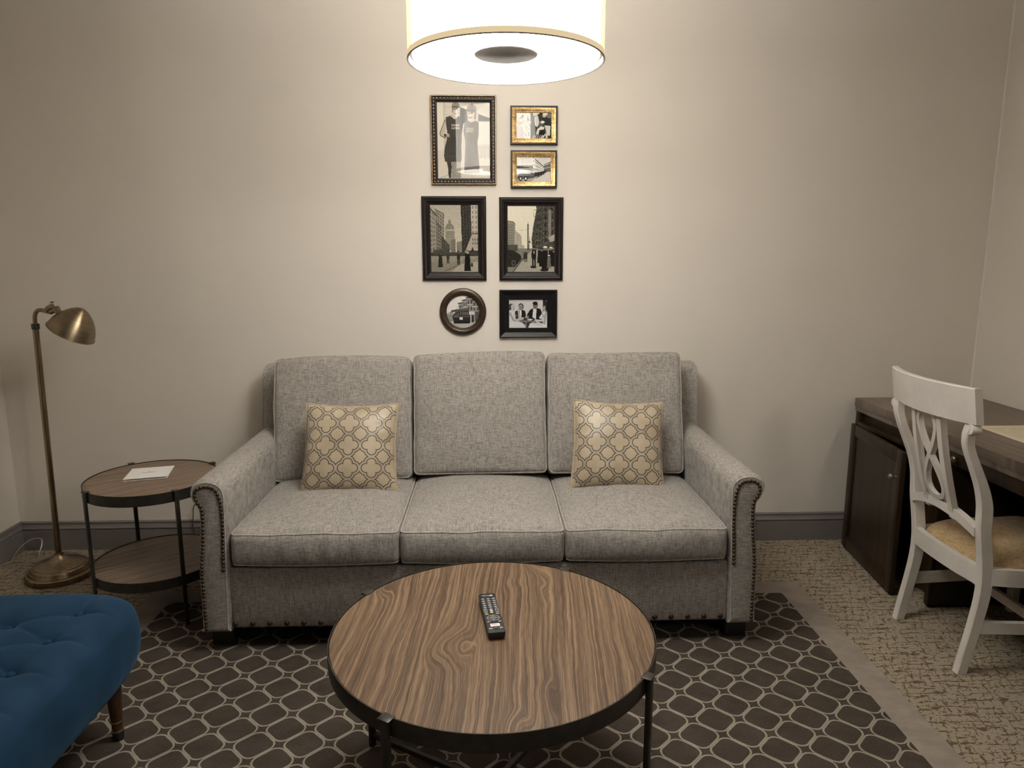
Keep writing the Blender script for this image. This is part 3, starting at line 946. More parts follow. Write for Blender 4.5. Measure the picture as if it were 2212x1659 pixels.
# ------------------------------------------------------------------ floor lamp
def floor_lamp():
    bx, by = -2.052, -0.320
    root = thing('floor_lamp', (bx, by, 0), 'antique brass pharmacy floor lamp with domed shade in the left corner', 'floor lamp')
    C = (bx, by, 0)
    build('base', MB().lathe([(0, 0.0), (0.144, 0.0), (0.146, 0.004), (0.146, 0.026), (0.142, 0.031), (0.134, 0.032), (0.132, 0.036), (0.128, 0.043), (0.124, 0.044), (0.122, 0.050),
          (0.117, 0.055), (0.110, 0.056), (0.108, 0.060), (0.100, 0.064), (0.075, 0.070), (0.050, 0.078), (0.034, 0.090), (0.024, 0.102), (0.0185, 0.112), (0.0185, 0.118), (0, 0.118)], C, 72), 'brass', root)
    tx, ty = bx+0.018, by
    build('pole', MB().tube([(bx, by, 0.11), (bx+0.009, by, 0.65), (tx, ty, 1.19)], 0.0132, 20), 'brass', root)
    build('collar', MB().lathe([(0.0125, 1.178), (0.0165, 1.180), (0.0165, 1.203), (0.0125, 1.205)], (tx, ty, 0), 24), 'steel', root)
    neck = smooth_path([(tx, ty, 1.195), (tx+0.001, ty, 1.225), (tx+0.004, ty, 1.243), (tx+0.013, ty, 1.259), (tx+0.027, ty, 1.265), (tx+0.045, ty, 1.262), (tx+0.066, ty, 1.256)], 6)
    build('neck', MB().tube(neck, 0.0092, 14), 'brass', root)
    # swivel joint, socket cap and thumb screw
    jx, jz = tx+0.078, 1.262
    mb = MB().lathe([(0, -0.018), (0.0125, -0.018), (0.0155, -0.014), (0.0155, 0.012), (0.012, 0.018), (0, 0.018)], n=24, mat4=Matrix.Translation((jx-0.004, ty, jz+0.010)) @ Matrix.Rotation(R(62), 4, 'Y'))
    mb.lathe([(0, -0.024), (0.010, -0.024), (0.013, -0.020), (0.013, 0.022), (0, 0.024)], n=20, mat4=Matrix.Translation((jx+0.012, ty, jz+0.002)) @ Matrix.Rotation(R(70), 4, 'Y'))
    build('swivel_joint', mb, 'brass', root)
    build('socket', MB().tube([(jx+0.006, ty, jz+0.004), (jx+0.030, ty, jz-0.006), (jx+0.052, ty, jz-0.022)], [0.0105, 0.0125, 0.014], 18), 'brass', root)
    build('thumb_screw', MB().tube([(jx+0.010, ty, jz+0.012), (jx+0.007, ty, jz+0.034)], 0.0022, 8).lathe([(0, -0.0025), (0.008, -0.002), (0.009, 0.001), (0.006, 0.003), (0, 0.0035)], n=20,
          mat4=Matrix.Translation((jx+0.0065, ty, jz+0.037)) @ Matrix.Rotation(R(-8), 4, 'Y')), 'brass', root)
    # dome: surface of revolution about an axis tipped to the right
    k = 0.100/56
    prof = [(56, -1), (57.5, -0.6), (57.5, 0.8), (56, 1.4), (55, 6), (52.5, 14), (49, 22), (44.5, 30), (38.5, 38), (31.5, 45.5), (24, 52), (16, 57.5), (8, 61), (0, 62)]
    inn = [(0, 60), (8, 59), (16, 55.5), (24, 50), (31, 43.5), (38, 36.5), (44, 28.5), (48.5, 20.5), (52, 12), (54.3, 2), (55.2, -1)]
    M = Matrix.Translation((-1.882, ty, 1.163)) @ Matrix.Rotation(R(31), 4, 'Y') @ Matrix.Scale(k, 4)
    dome = build('lamp_shade', MB().lathe([(a*k, b*k*1.12) for a, b in prof+inn], n=64, close=True), 'spun_brass', root, origin=(0, 0, 0))
    dome.matrix_basis = Matrix.Translation(Vector((-1.882, ty, 1.163))-root.location) @ Matrix.Rotation(R(31), 4, 'Y')
    build('bulb', MB().lathe([(0, 6), (9, 9), (15, 17), (16, 25), (12, 35), (7, 42), (7, 52), (0, 52)], n=24, mat4=M), 'shade_inner', root)
    cord = smooth_path([(bx-0.13, by+0.05, 0.006), (bx-0.19, by+0.12, 0.006), (bx-0.225, by+0.205, 0.02), (bx-0.235, by+0.255, 0.075), (bx-0.285, by+0.255, 0.080), (bx-0.325, by+0.22, 0.050), (bx-0.335, by+0.16, 0.008),
                        (bx-0.30, by+0.07, 0.006), (bx-0.325, by-0.03, 0.006), (bx-0.27, by-0.04, 0.006), (bx-0.25, by+0.06, 0.006), (bx-0.30, by+0.14, 0.010), (bx-0.345, by+0.10, 0.008), (bx-0.34, by-0.08, 0.006), (bx-0.25, by-0.10, 0.006)], 8)
    build('power_cord', MB().tube(cord, 0.0032, 8), 'cord', root)
floor_lamp()

cord = smooth_path([(-1.20, -0.022, 0.44), (-1.32, -0.024, 0.40), (-1.45, -0.026, 0.32), (-1.520, -0.028, 0.240), (-1.532, -0.028, 0.18), (-1.537, -0.026, 0.10), (-1.50, -0.03, 0.02), (-1.35, -0.035, 0.006), (-1.2, -0.04, 0.006)], 8)
tag(build('electrical_cord', MB().tube(cord, 0.0028, 8), 'dark_cord'), 'thin brown cord hanging against the baseboard behind the sofa arm', 'cord')

# ------------------------------------------------------------------ pendant lamp
def pendant():
    cx, cy, z0, r = 0.0538, -1.4268, 2.0466, 0.2784
    z1 = z0+0.40
    root = thing('pendant_lamp', (cx, cy, ZC), 'lit drum pendant lamp with pale fabric shade above the coffee table', 'pendant lamp')
    C = (cx, cy, 0)
    build('shade_cover', MB().lathe([(r, z0+0.004), (r, z1)], C, 128, close=True), 'sheer', root, angle=60)
    ri = r*0.955
    build('lamp_shade', MB().lathe([(ri, z0+0.012), (ri, z1-0.004)], C, 128, close=True), 'shade_glow', root, angle=60)
    build('shade_lining', MB().lathe([(r-0.004, z0+0.001), (r-0.004, z0+0.016), (r-0.0025, z0+0.016), (r-0.0025, z0+0.001)], C, 128, close=True), 'shade_inner', root, angle=40)
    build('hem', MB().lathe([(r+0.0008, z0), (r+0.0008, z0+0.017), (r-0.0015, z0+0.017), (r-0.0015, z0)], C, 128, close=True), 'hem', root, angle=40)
    t = [(cx+r*math.cos(2*PI*k/96), cy+r*math.sin(2*PI*k/96), z0+0.001) for k in range(96)]
    build('rim', MB().tube(t, 0.0020, 8, True), 'disc', root)
    d = build('diffuser', MB().lathe([(0.0, z0+0.025), (ri-0.002, z0+0.025), (ri-0.002, z0+0.028), (0, z0+0.028)], C, 96), 'diffuser', root, angle=40)
    build('cap_disc', MB().lathe([(0, z0+0.018), (0.088, z0+0.018), (0.0905, z0+0.020), (0.0905, z0+0.0235), (0, z0+0.0235)], C, 72), 'disc', root, angle=40)
    build('top_diffuser', MB().lathe([(0.0, z1-0.012), (ri-0.004, z1-0.012), (ri-0.004, z1-0.009), (0, z1-0.009)], C, 64), 'uplight', root)
    build('stem', MB().tube([(cx, cy, z1-0.02), (cx, cy, ZC-0.02)], 0.007, 12), 'disc', root)
    build('canopy', MB().lathe([(0, ZC-0.026), (0.05, ZC-0.026), (0.062, ZC-0.018), (0.065, ZC), (0, ZC)], C, 40), 'disc', root)
pendant()

# ------------------------------------------------------------------ picture frames: old photographs drawn as ink on a fine grid
class Canvas:
    def __init__(s, w, h, bg):
        s.w, s.h = w, h
        xs, ys = np.meshgrid((np.arange(w)+0.5)/w, (np.arange(h)+0.5)/h)
        s.x, s.y = xs, ys; s.g = np.full((h, w), bg, float)
        s.rng = np.random.RandomState(w*7+h)
    def mask(s, pts):
        m = np.zeros(s.g.shape, bool); n = len(pts)
        for i in range(n):
            (x1, y1), (x2, y2) = pts[i-1], pts[i]
            if y1 == y2: continue
            m ^= ((y1 > s.y) != (y2 > s.y)) & (s.x < (x2-x1)*(s.y-y1)/(y2-y1)+x1)
        return m
    def poly(s, pts, v): s.g[s.mask(pts)] = v; return s
    def rect(s, x0, y0, x1, y1, v): s.g[(s.x >= x0) & (s.x <= x1) & (s.y >= y0) & (s.y <= y1)] = v; return s
    def ell(s, cx, cy, a, b, v): s.g[((s.x-cx)/a)**2+((s.y-cy)/b)**2 <= 1] = v; return s
    def line(s, pts, wd, v):
        asp = s.h/s.w
        for (x1, y1), (x2, y2) in zip(pts, pts[1:]):
            dx, dy = x2-x1, (y2-y1)*asp; L = dx*dx+dy*dy+1e-12
            t = np.clip(((s.x-x1)*dx+(s.y-y1)*asp*dy)/L, 0, 1)
            s.g[np.hypot(s.x-x1-t*dx, (s.y-y1)*asp-t*dy) < wd/2] = v
        return s
    def speck(s, pts, amt, lo=None):
        m = s.mask(pts); s.g[m] += amt*s.rng.randn(m.sum()); return s
    def windows(s, quad, nx, ny, v, fx=0.5, fy=0.55):
        """rows of windows on a facade given by its four corners (tl, tr, br, bl)"""
        tl, tr, br, bl = [np.array(quad[k], float) for k in (0, -3, -2, -1)]
        P = lambda a, b: tuple((tl*(1-a)+tr*a)*(1-b)+(bl*(1-a)+br*a)*b)
        for i in range(nx):
            for j in range(ny):
                a0, a1 = (i+0.5-fx/2)/nx, (i+0.5+fx/2)/nx; b0, b1 = (j+0.5-fy/2)/ny, (j+0.5+fy/2)/ny
                s.poly([P(a0, b0), P(a1, b0), P(a1, b1), P(a0, b1)], v)
        return s
    def person(s, cx, top, h, coat, hat=None, skirt=False, asp=None):
        a = (s.h/s.w)
        k = h*a     # width unit
        s.ell(cx, top+h*0.07, k*0.055, h*0.065, 0.42)
        if hat is not None:
            s.ell(cx, top+h*0.03, k*0.10, h*0.03, hat); s.rect(cx-k*0.05, top-h*0.02, cx+k*0.05, top+h*0.04, hat)
        bw = 0.16 if skirt else 0.10
        s.poly([(cx-k*0.11, top+h*0.16), (cx+k*0.11, top+h*0.16), (cx+k*0.13, top+h*0.5), (cx+k*bw, top+h*(0.97 if skirt else 0.62)), (cx-k*bw, top+h*(0.97 if skirt else 0.62)), (cx-k*0.13, top+h*0.5)], coat)
        if not skirt:
            s.poly([(cx-k*0.10, top+h*0.6), (cx-k*0.01, top+h*0.6), (cx-k*0.02, top+h), (cx-k*0.09, top+h)], coat*0.8)
            s.poly([(cx+k*0.01, top+h*0.6), (cx+k*0.10, top+h*0.6), (cx+k*0.11, top+h), (cx+k*0.03, top+h)], coat*0.8)
        return s
    def letters(s, txt, x, y, px, py, v):
        F = {'S': '011100010001110', 'U': '101101101101111', 'T': '111010010010010', 'R': '110101110101101', 'O': '111101101101111', 'B': '110101110101110', 'A': '010101111101101', 'H': '101101111101101'}
        F['S'] = '111100111001111'
        for i, ch in enumerate(txt):
            for k, b in enumerate(F[ch]):
                if b == '1':
                    xx, yy = x+(i*4+k % 3)*px, y+(k//3)*py
                    s.rect(xx, yy, xx+px, yy+py, v)
        return s
    def out(s, tint=(1, 1, 1), grain=0.025, lo=0.02, hi=0.95):
        g = np.clip(s.g+grain*s.rng.randn(*s.g.shape), lo, hi)
        lin = np.clip(g**2.1*1.22, 0, 0.95)
        return np.stack([lin*tint[0], lin*tint[1], lin*tint[2], np.ones_like(lin)], -1)

def art_bathers():
    c = Canvas(150, 206, 0.80)
    c.rect(0.0, 0.0, 0.12, 1, 0.84); c.rect(0.12, 0, 0.16, 0.75, 0.74)
    for y in (0.06, 0.16, 0.27): c.line([(0.16, y), (0.45, y+0.03)], 0.006, 0.60)
    c.poly([(0.42, 0.06), (0.58, 0.10), (0.58, 0.27), (0.44, 0.27)], 0.22)
    c.poly([(0.44, 0.0), (1, 0.0), (1, 0.20), (0.44, 0.02)], 0.74)
    for k in range(4): c.line([(0.5+0.1*k, 0.0), (1.05, 0.12-0.035*k+0.03)], 0.008, 0.60)
    c.poly([(0.78, 0.15), (1, 0.205), (1, 0.25), (0.78, 0.25)], 0.24); c.rect(0.73, 0.06, 0.78, 0.30, 0.70)
    c.rect(0.0, 0.62, 1.0, 1.0, 0.80); c.rect(0.60, 0.55, 1, 0.6, 0.72)
    for k in range(6): c.rect(0.80+k*0.035, 0.58, 0.815+k*0.035, 0.73, 0.60)
    c.line([(0.05, 0.985), (0.20, 0.955), (0.19, 0.6)], 0.010, 0.55)
    # left bather
    c.poly([(0.20, 0.20), (0.155, 0.23), (0.05, 0.40), (0.055, 0.43), (0.16, 0.475), (0.19, 0.46), (0.13, 0.42), (0.19, 0.30)], 0.70)
    c.line([(0.15, 0.23), (0.052, 0.40), (0.06, 0.435), (0.16, 0.47)], 0.012, 0.18)
    c.poly([(0.165, 0.195), (0.25, 0.178), (0.32, 0.215), (0.40, 0.18), (0.47, 0.185), (0.50, 0.25), (0.46, 0.42), (0.45, 0.75), (0.44, 0.78), (0.14, 0.775), (0.12, 0.70), (0.135, 0.60), (0.18, 0.48), (0.19, 0.40), (0.17, 0.28)], 0.24)
    for y in (0.66, 0.685, 0.71): c.line([(0.13, y), (0.45, y)], 0.004, 0.34)
    c.poly([(0.25, 0.178), (0.28, 0.15), (0.40, 0.15), (0.41, 0.18), (0.335, 0.225)], 0.72)
    c.ell(0.345, 0.11, 0.058, 0.075, 0.76); c.poly([(0.39, 0.05), (0.44, 0.08), (0.425, 0.17), (0.40, 0.16)], 0.68)
    c.ell(0.355, 0.045, 0.075, 0.045, 0.52); c.rect(0.285, 0.055, 0.40, 0.068, 0.28); c.line([(0.29, 0.07), (0.295, 0.13)], 0.014, 0.30)
    c.ell(0.325, 0.095, 0.012, 0.008, 0.25); c.ell(0.372, 0.092, 0.012, 0.008, 0.25); c.line([(0.325, 0.142), (0.35, 0.150), (0.375, 0.142)], 0.010, 0.32)
    c.line([(0.348, 0.10), (0.343, 0.122)], 0.006, 0.55)
    c.poly([(0.13, 0.42), (0.20, 0.40), (0.24, 0.43), (0.22, 0.455), (0.16, 0.45)], 0.70)
    for k in range(4): c.line([(0.18, 0.425+0.012*k), (0.245, 0.43+0.013*k)], 0.006, 0.35)
    c.rect(0.125, 0.415, 0.17, 0.45, 0.22)
    c.poly([(0.17, 0.775), (0.26, 0.775), (0.265, 0.85), (0.25, 0.99), (0.205, 0.99), (0.20, 0.88)], 0.22); c.rect(0.27, 0.775, 0.44, 0.99, 0.55)
    # right bather
    c.poly([(0.52, 0.26), (0.60, 0.235), (0.72, 0.235), (0.79, 0.26), (0.79, 0.40), (0.76, 0.52), (0.80, 0.92), (0.50, 0.92), (0.53, 0.52), (0.50, 0.38)], 0.40)
    c.poly([(0.80, 0.26), (0.93, 0.44), (0.92, 0.475), (0.78, 0.52), (0.77, 0.49), (0.86, 0.45), (0.78, 0.36)], 0.80)
    c.poly([(0.57, 0.235), (0.60, 0.20), (0.70, 0.20), (0.73, 0.235), (0.65, 0.262)], 0.76)
    c.ell(0.635, 0.16, 0.075, 0.08, 0.78); c.ell(0.655, 0.085, 0.095, 0.055, 0.50); c.ell(0.66, 0.035, 0.02, 0.02, 0.45)
    c.poly([(0.57, 0.09), (0.745, 0.09), (0.74, 0.125), (0.575, 0.115)], 0.42); c.line([(0.725, 0.12), (0.715, 0.21)], 0.035, 0.45); c.line([(0.565, 0.12), (0.57, 0.20)], 0.016, 0.38)
    c.ell(0.605, 0.15, 0.013, 0.008, 0.25); c.ell(0.66, 0.145, 0.013, 0.008, 0.25); c.line([(0.60, 0.195), (0.63, 0.205), (0.665, 0.192)], 0.011, 0.30)
    c.letters('SUTRO', 0.275, 0.285, 0.0072, 0.0052, 0.85); c.letters('BATHS', 0.275, 0.325, 0.0072, 0.0052, 0.85)
    c.letters('SUTRO', 0.555, 0.33, 0.0066, 0.005, 0.75); c.letters('BATHS', 0.555, 0.365, 0.0066, 0.005, 0.75)
    return c.out((1.0, 0.90, 0.76), 0.02)
def art_sailors():
    c = Canvas(104, 78, 0.82)
    c.rect(0.40, 0.0, 1.0, 1.0, 0.20); c.rect(0.82, 0, 1, 0.2, 0.42)
    for k in range(26):
        t = c.rng.rand(2); c.line([(0.38*t[0], 0.9*t[1]), (0.38*t[0]+0.06*c.rng.randn(), 0.9*t[1]+0.15)], 0.014, 0.55+0.15*c.rng.randn())
    c.poly([(0.0, 0.62), (0.10, 0.48), (0.2, 0.55), (0.24, 1.0), (0, 1.0)], 0.74); c.ell(0.10, 0.40, 0.05, 0.08, 0.70)
    c.ell(0.57, 0.10, 0.04, 0.06, 0.72); c.ell(0.60, 0.03, 0.055, 0.035, 0.92); c.poly([(0.50, 0.18), (0.62, 0.14), (0.66, 0.40), (0.60, 0.55), (0.54, 0.5)], 0.80)
    c.ell(0.51, 0.09, 0.03, 0.05, 0.66); c.ell(0.51, 0.03, 0.045, 0.03, 0.88); c.poly([(0.44, 0.2), (0.52, 0.18), (0.53, 0.6), (0.44, 0.66)], 0.24)
    c.poly([(0.76, 0.18), (0.88, 0.16), (0.98, 0.38), (0.97, 0.50), (0.80, 0.48), (0.72, 0.40)], 0.16); c.ell(0.79, 0.12, 0.05, 0.06, 0.70); c.ell(0.82, 0.05, 0.07, 0.05, 0.90)
    c.poly([(0.80, 0.48), (0.97, 0.50), (0.96, 0.86), (0.88, 0.88), (0.84, 0.66)], 0.78)
    c.ell(0.70, 0.45, 0.065, 0.09, 0.34); c.ell(0.745, 0.36, 0.06, 0.05, 0.90); c.poly([(0.60, 0.62), (0.70, 0.52), (0.80, 0.55), (0.78, 0.64), (0.68, 0.66), (0.63, 0.84), (0.56, 0.82)], 0.84)
    c.poly([(0.66, 0.66), (0.78, 0.64), (0.80, 0.88), (0.62, 0.90)], 0.12)
    for k in range(6): c.line([(0.46+0.06*k, 1.0), (0.52+0.055*k, 0.86)], 0.018, 0.72)
    c.line([(0.68, 1.0), (0.82, 0.84)], 0.03, 0.85); c.poly([(0.84, 0.74), (0.90, 0.95), (0.84, 0.98)], 0.80)
    return c.out((1.0, 0.95, 0.86), 0.03)
def art_cars():
    c = Canvas(104, 74, 0.78)
    c.rect(0, 0, 0.47, 0.42, 0.72); c.rect(0, 0.34, 0.5, 0.44, 0.22); c.rect(0, 0.44, 0.5, 1, 0.60)
    for k in range(9): c.line([(0.05*k, 0.08), (0.05*k+0.03, 0.28)], 0.012, 0.64)
    q = [(0.48, 0.05), (0.80, 0.42), (0.80, 0.60), (0.48, 0.55)]
    c.poly(q, 0.80); c.windows(q, 8, 3, 0.36, 0.5, 0.5); c.line([(0.48, 0.02), (0.80, 0.40)], 0.025, 0.30)
    c.poly([(0.80, 0.30), (1, 0.18), (1, 0.58), (0.80, 0.58)], 0.34); c.line([(0.80, 0.34), (1, 0.24)], 0.02, 0.70); c.line([(0.80, 0.45), (1, 0.40)], 0.018, 0.65)
    c.poly([(0.30, 1.0), (0.80, 0.60), (1.0, 0.58), (1.0, 1.0)], 0.74); c.poly([(0.0, 0.9), (0.5, 0.8), (0.66, 0.72), (0.4, 1.0), (0, 1.0)], 0.58)
    c.line([(0.80, 0.97), (0.92, 0.64)], 0.012, 0.82)
    for k, (x, s) in enumerate(((0.60, 0.16), (0.70, 0.11), (0.77, 0.08), (0.82, 0.06), (0.87, 0.05))):
        c.poly([(x-s*0.7, 0.78-0.04*k), (x-s*0.55, 0.62-0.02*k), (x+s*0.2, 0.60-0.02*k), (x+s*0.5, 0.80-0.05*k)], 0.14)
        c.ell(x, 0.80-0.05*k, s*0.2, s*0.28, 0.45)
    c.poly([(0.02, 0.86), (0.05, 0.68), (0.16, 0.56), (0.42, 0.58), (0.50, 0.66), (0.54, 0.82), (0.36, 0.86)], 0.24)
    c.poly([(0.20, 0.58), (0.40, 0.60), (0.42, 0.68), (0.18, 0.68)], 0.62); c.line([(0.05, 0.74), (0.50, 0.74)], 0.014, 0.55)
    for x in (0.12, 0.27): c.ell(x, 0.86, 0.055, 0.10, 0.10); c.ell(x, 0.86, 0.028, 0.05, 0.75)
    c.poly([(0, 0.5), (0.3, 0.58), (0.2, 0.62), (0, 0.68)], 0.86)
    return c.out((1.0, 0.96, 0.90), 0.04)
def art_street_dome():
    c = Canvas(128, 174, 0.78)
    c.g = 0.66+0.16*c.y
    for q, v in (([(0.0, 0.06), (0.14, 0.16), (0.14, 0.7), (0, 0.78)], 0.56), ([(0.11, 0.07), (0.26, 0.12), (0.29, 0.18), (0.29, 0.66), (0.11, 0.6)], 0.52)):
        c.poly(q, v); c.windows(q, 4, 10, 0.33)
    c.line([(0.0, 0.05), (0.14, 0.16)], 0.03, 0.30); c.line([(0.10, 0.065), (0.28, 0.13), (0.29, 0.18)], 0.02, 0.34)
    c.poly([(0.12, 0.25), (0.23, 0.36), (0.23, 0.72), (0.12, 0.72)], 0.46); c.windows([(0.12, 0.25), (0.23, 0.36), (0.23, 0.72), (0.12, 0.72)], 3, 8, 0.24); c.line([(0.12, 0.24), (0.23, 0.35)], 0.02, 0.25)
    c.poly([(0.31, 0.37), (0.51, 0.37), (0.51, 0.68), (0.31, 0.68)], 0.56); c.windows([(0.31, 0.40), (0.51, 0.40), (0.51, 0.66), (0.31, 0.66)], 7, 8, 0.42)
    c.ell(0.405, 0.37, 0.098, 0.10, 0.50); c.rect(0.31, 0.36, 0.51, 0.385, 0.66); c.ell(0.405, 0.255, 0.03, 0.03, 0.48); c.line([(0.405, 0.21), (0.405, 0.26)], 0.012, 0.45)
    for k in (-0.05, 0.0, 0.05): c.line([(0.405+k*1.4, 0.36), (0.405+k*0.7, 0.28)], 0.006, 0.36)
    for q, v in (([(0.42, 0.52), (0.52, 0.50), (0.52, 0.72), (0.42, 0.72)], 0.46), ([(0.55, 0.55), (0.67, 0.53), (0.67, 0.72), (0.55, 0.72)], 0.50), ([(0.23, 0.45), (0.40, 0.6), (0.40, 0.74), (0.23, 0.74)], 0.32)):
        c.poly(q, v); c.windows(q, 4, 6, v-0.16)
    c.poly([(0.64, 0.0), (0.85, 0.0), (0.87, 0.48), (0.70, 0.72), (0.66, 0.70)], 0.17); c.windows([(0.66, 0.02), (0.84, 0.0), (0.86, 0.46), (0.68, 0.66)], 3, 12, 0.28)
    q = [(0.85, 0.0), (1.0, 0.0), (1.0, 0.44), (0.86, 0.44)]
    c.poly(q, 0.68); c.windows(q, 2, 6, 0.48, 0.45); c.rect(0.85, 0.415, 1.0, 0.435, 0.34)
    c.poly([(0.74, 0.66), (0.86, 0.45), (1.0, 0.45), (1.0, 0.66)], 0.62); c.windows([(0.86, 0.48), (1, 0.48), (1, 0.6), (0.86, 0.6)], 3, 2, 0.36); c.rect(0.8, 0.67, 1.0, 0.78, 0.22)
    c.rect(0.0, 0.70, 0.75, 0.76, 0.24); c.rect(0.05, 0.66, 0.35, 0.72, 0.26); c.rect(0, 0.76, 1, 1, 0.54)
    c.poly([(0, 0.86), (0.5, 0.84), (1, 0.78), (1, 1), (0, 1)], 0.50); c.poly([(0.42, 1.0), (0.62, 0.88), (1, 0.84), (1, 1)], 0.62); c.line([(0.3, 0.98), (0.55, 0.90)], 0.02, 0.34)
    c.person(0.20, 0.70, 0.23, 0.16, 0.12, True); c.person(0.36, 0.69, 0.18, 0.20, 0.16); c.person(0.58, 0.69, 0.20, 0.15, 0.12); c.person(0.77, 0.665, 0.33, 0.10, 0.46, True)
    c.poly([(0.83, 0.70), (0.88, 0.62), (0.91, 0.68)], 0.12); c.rect(0.84, 0.86, 0.88, 0.92, 0.12)
    return c.out((1.0, 0.90, 0.72), 0.045)
def art_street_post():
    c = Canvas(128, 174, 0.88)
    c.g = 0.90-0.06*c.y
    q = [(0.0, 0.22), (0.12, 0.235), (0.165, 0.27), (0.165, 0.60), (0.0, 0.58)]
    c.poly(q, 0.52); c.windows([(0, 0.26), (0.15, 0.28), (0.15, 0.58), (0, 0.57)], 5, 8, 0.36); c.line([(0, 0.225), (0.12, 0.24), (0.165, 0.275)], 0.018, 0.40)
    q = [(0.16, 0.37), (0.27, 0.42), (0.30, 0.47), (0.30, 0.64), (0.16, 0.64)]
    c.poly(q, 0.66); c.windows([(0.17, 0.40), (0.30, 0.46), (0.30, 0.62), (0.17, 0.62)], 5, 7, 0.50)
    c.poly([(0.30, 0.58), (0.36, 0.60), (0.36, 0.66), (0.30, 0.66)], 0.62)
    c.poly([(1.0, 0.0), (0.60, 0.0), (0.61, 0.05), (0.545, 0.30), (0.51, 0.50), (0.53, 0.68), (1.0, 0.72)], 0.24)
    for q in ([(0.63, 0.02), (0.72, 0.0), (0.70, 0.62), (0.58, 0.62)], [(0.74, 0.0), (0.98, 0.0), (0.98, 0.55), (0.74, 0.58)]):
        c.windows(q, 4, 9, 0.36, 0.4, 0.5); c.windows(q, 2, 5, 0.14, 0.5, 0.5)
    c.rect(0.86, 0.06, 0.92, 0.5, 0.46); c.poly([(0.86, 0.48), (1, 0.42), (1, 0.52), (0.9, 0.54)], 0.62); c.line([(0.55, 0.07), (0.61, 0.06)], 0.01, 0.3); c.line([(0.55, 0.1), (0.55, 0.16), (0.6, 0.16)], 0.01, 0.3)
    c.speck([(0.53, 0.3), (1, 0.3), (1, 0.66), (0.53, 0.66)], 0.09)
    c.rect(0, 0.64, 1, 1, 0.46); c.poly([(0.12, 1.0), (0.34, 0.80), (0.52, 0.66), (1.0, 0.70), (1.0, 1.0)], 0.62)
    c.line([(0.12, 1.0), (0.34, 0.78)], 0.02, 0.26)
    c.rect(0.0, 0.58, 0.22, 0.68, 0.28); c.poly([(0.0, 0.66), (0.14, 0.67), (0.28, 0.74), (0.30, 0.80), (0.16, 0.92), (0.0, 0.92)], 0.15); c.ell(0.13, 0.86, 0.045, 0.045, 0.32); c.ell(0.13, 0.86, 0.025, 0.025, 0.14)
    c.rect(0.345, 0.70, 0.425, 0.84, 0.17); c.rect(0.35, 0.80, 0.42, 0.835, 0.40); c.rect(0.345, 0.69, 0.43, 0.705, 0.30)
    c.line([(0.435, 0.31), (0.435, 0.66)], 0.020, 0.22); c.ell(0.435, 0.29, 0.020, 0.014, 0.30); c.line([(0.435, 0.245), (0.435, 0.30)], 0.010, 0.26); c.line([(0.415, 0.33), (0.455, 0.33)], 0.014, 0.24); c.rect(0.42, 0.57, 0.45, 0.66, 0.20)
    c.line([(0.465, 0.47), (0.465, 0.66)], 0.012, 0.30); c.ell(0.465, 0.54, 0.025, 0.016, 0.34); c.line([(0.17, 0.37), (0.42, 0.36)], 0.005, 0.62)
    c.person(0.56, 0.61, 0.30, 0.10, 0.08); c.rect(0.555, 0.68, 0.57, 0.72, 0.8)
    for x, t, h, hat in ((0.68, 0.63, 0.24, 0.12), (0.92, 0.62, 0.30, 0.85), (0.80, 0.61, 0.36, 0.88), (0.97, 0.66, 0.26, 0.14), (0.73, 0.64, 0.28, 0.2)):
        c.person(x, t, h, 0.09, hat, True)
    c.person(0.88, 0.74, 0.20, 0.40, 0.86, True); c.ell(0.55, 0.92, 0.07, 0.02, 0.14); c.ell(0.78, 0.97, 0.09, 0.02, 0.12)
    return c.out((1.0, 0.92, 0.74), 0.045)
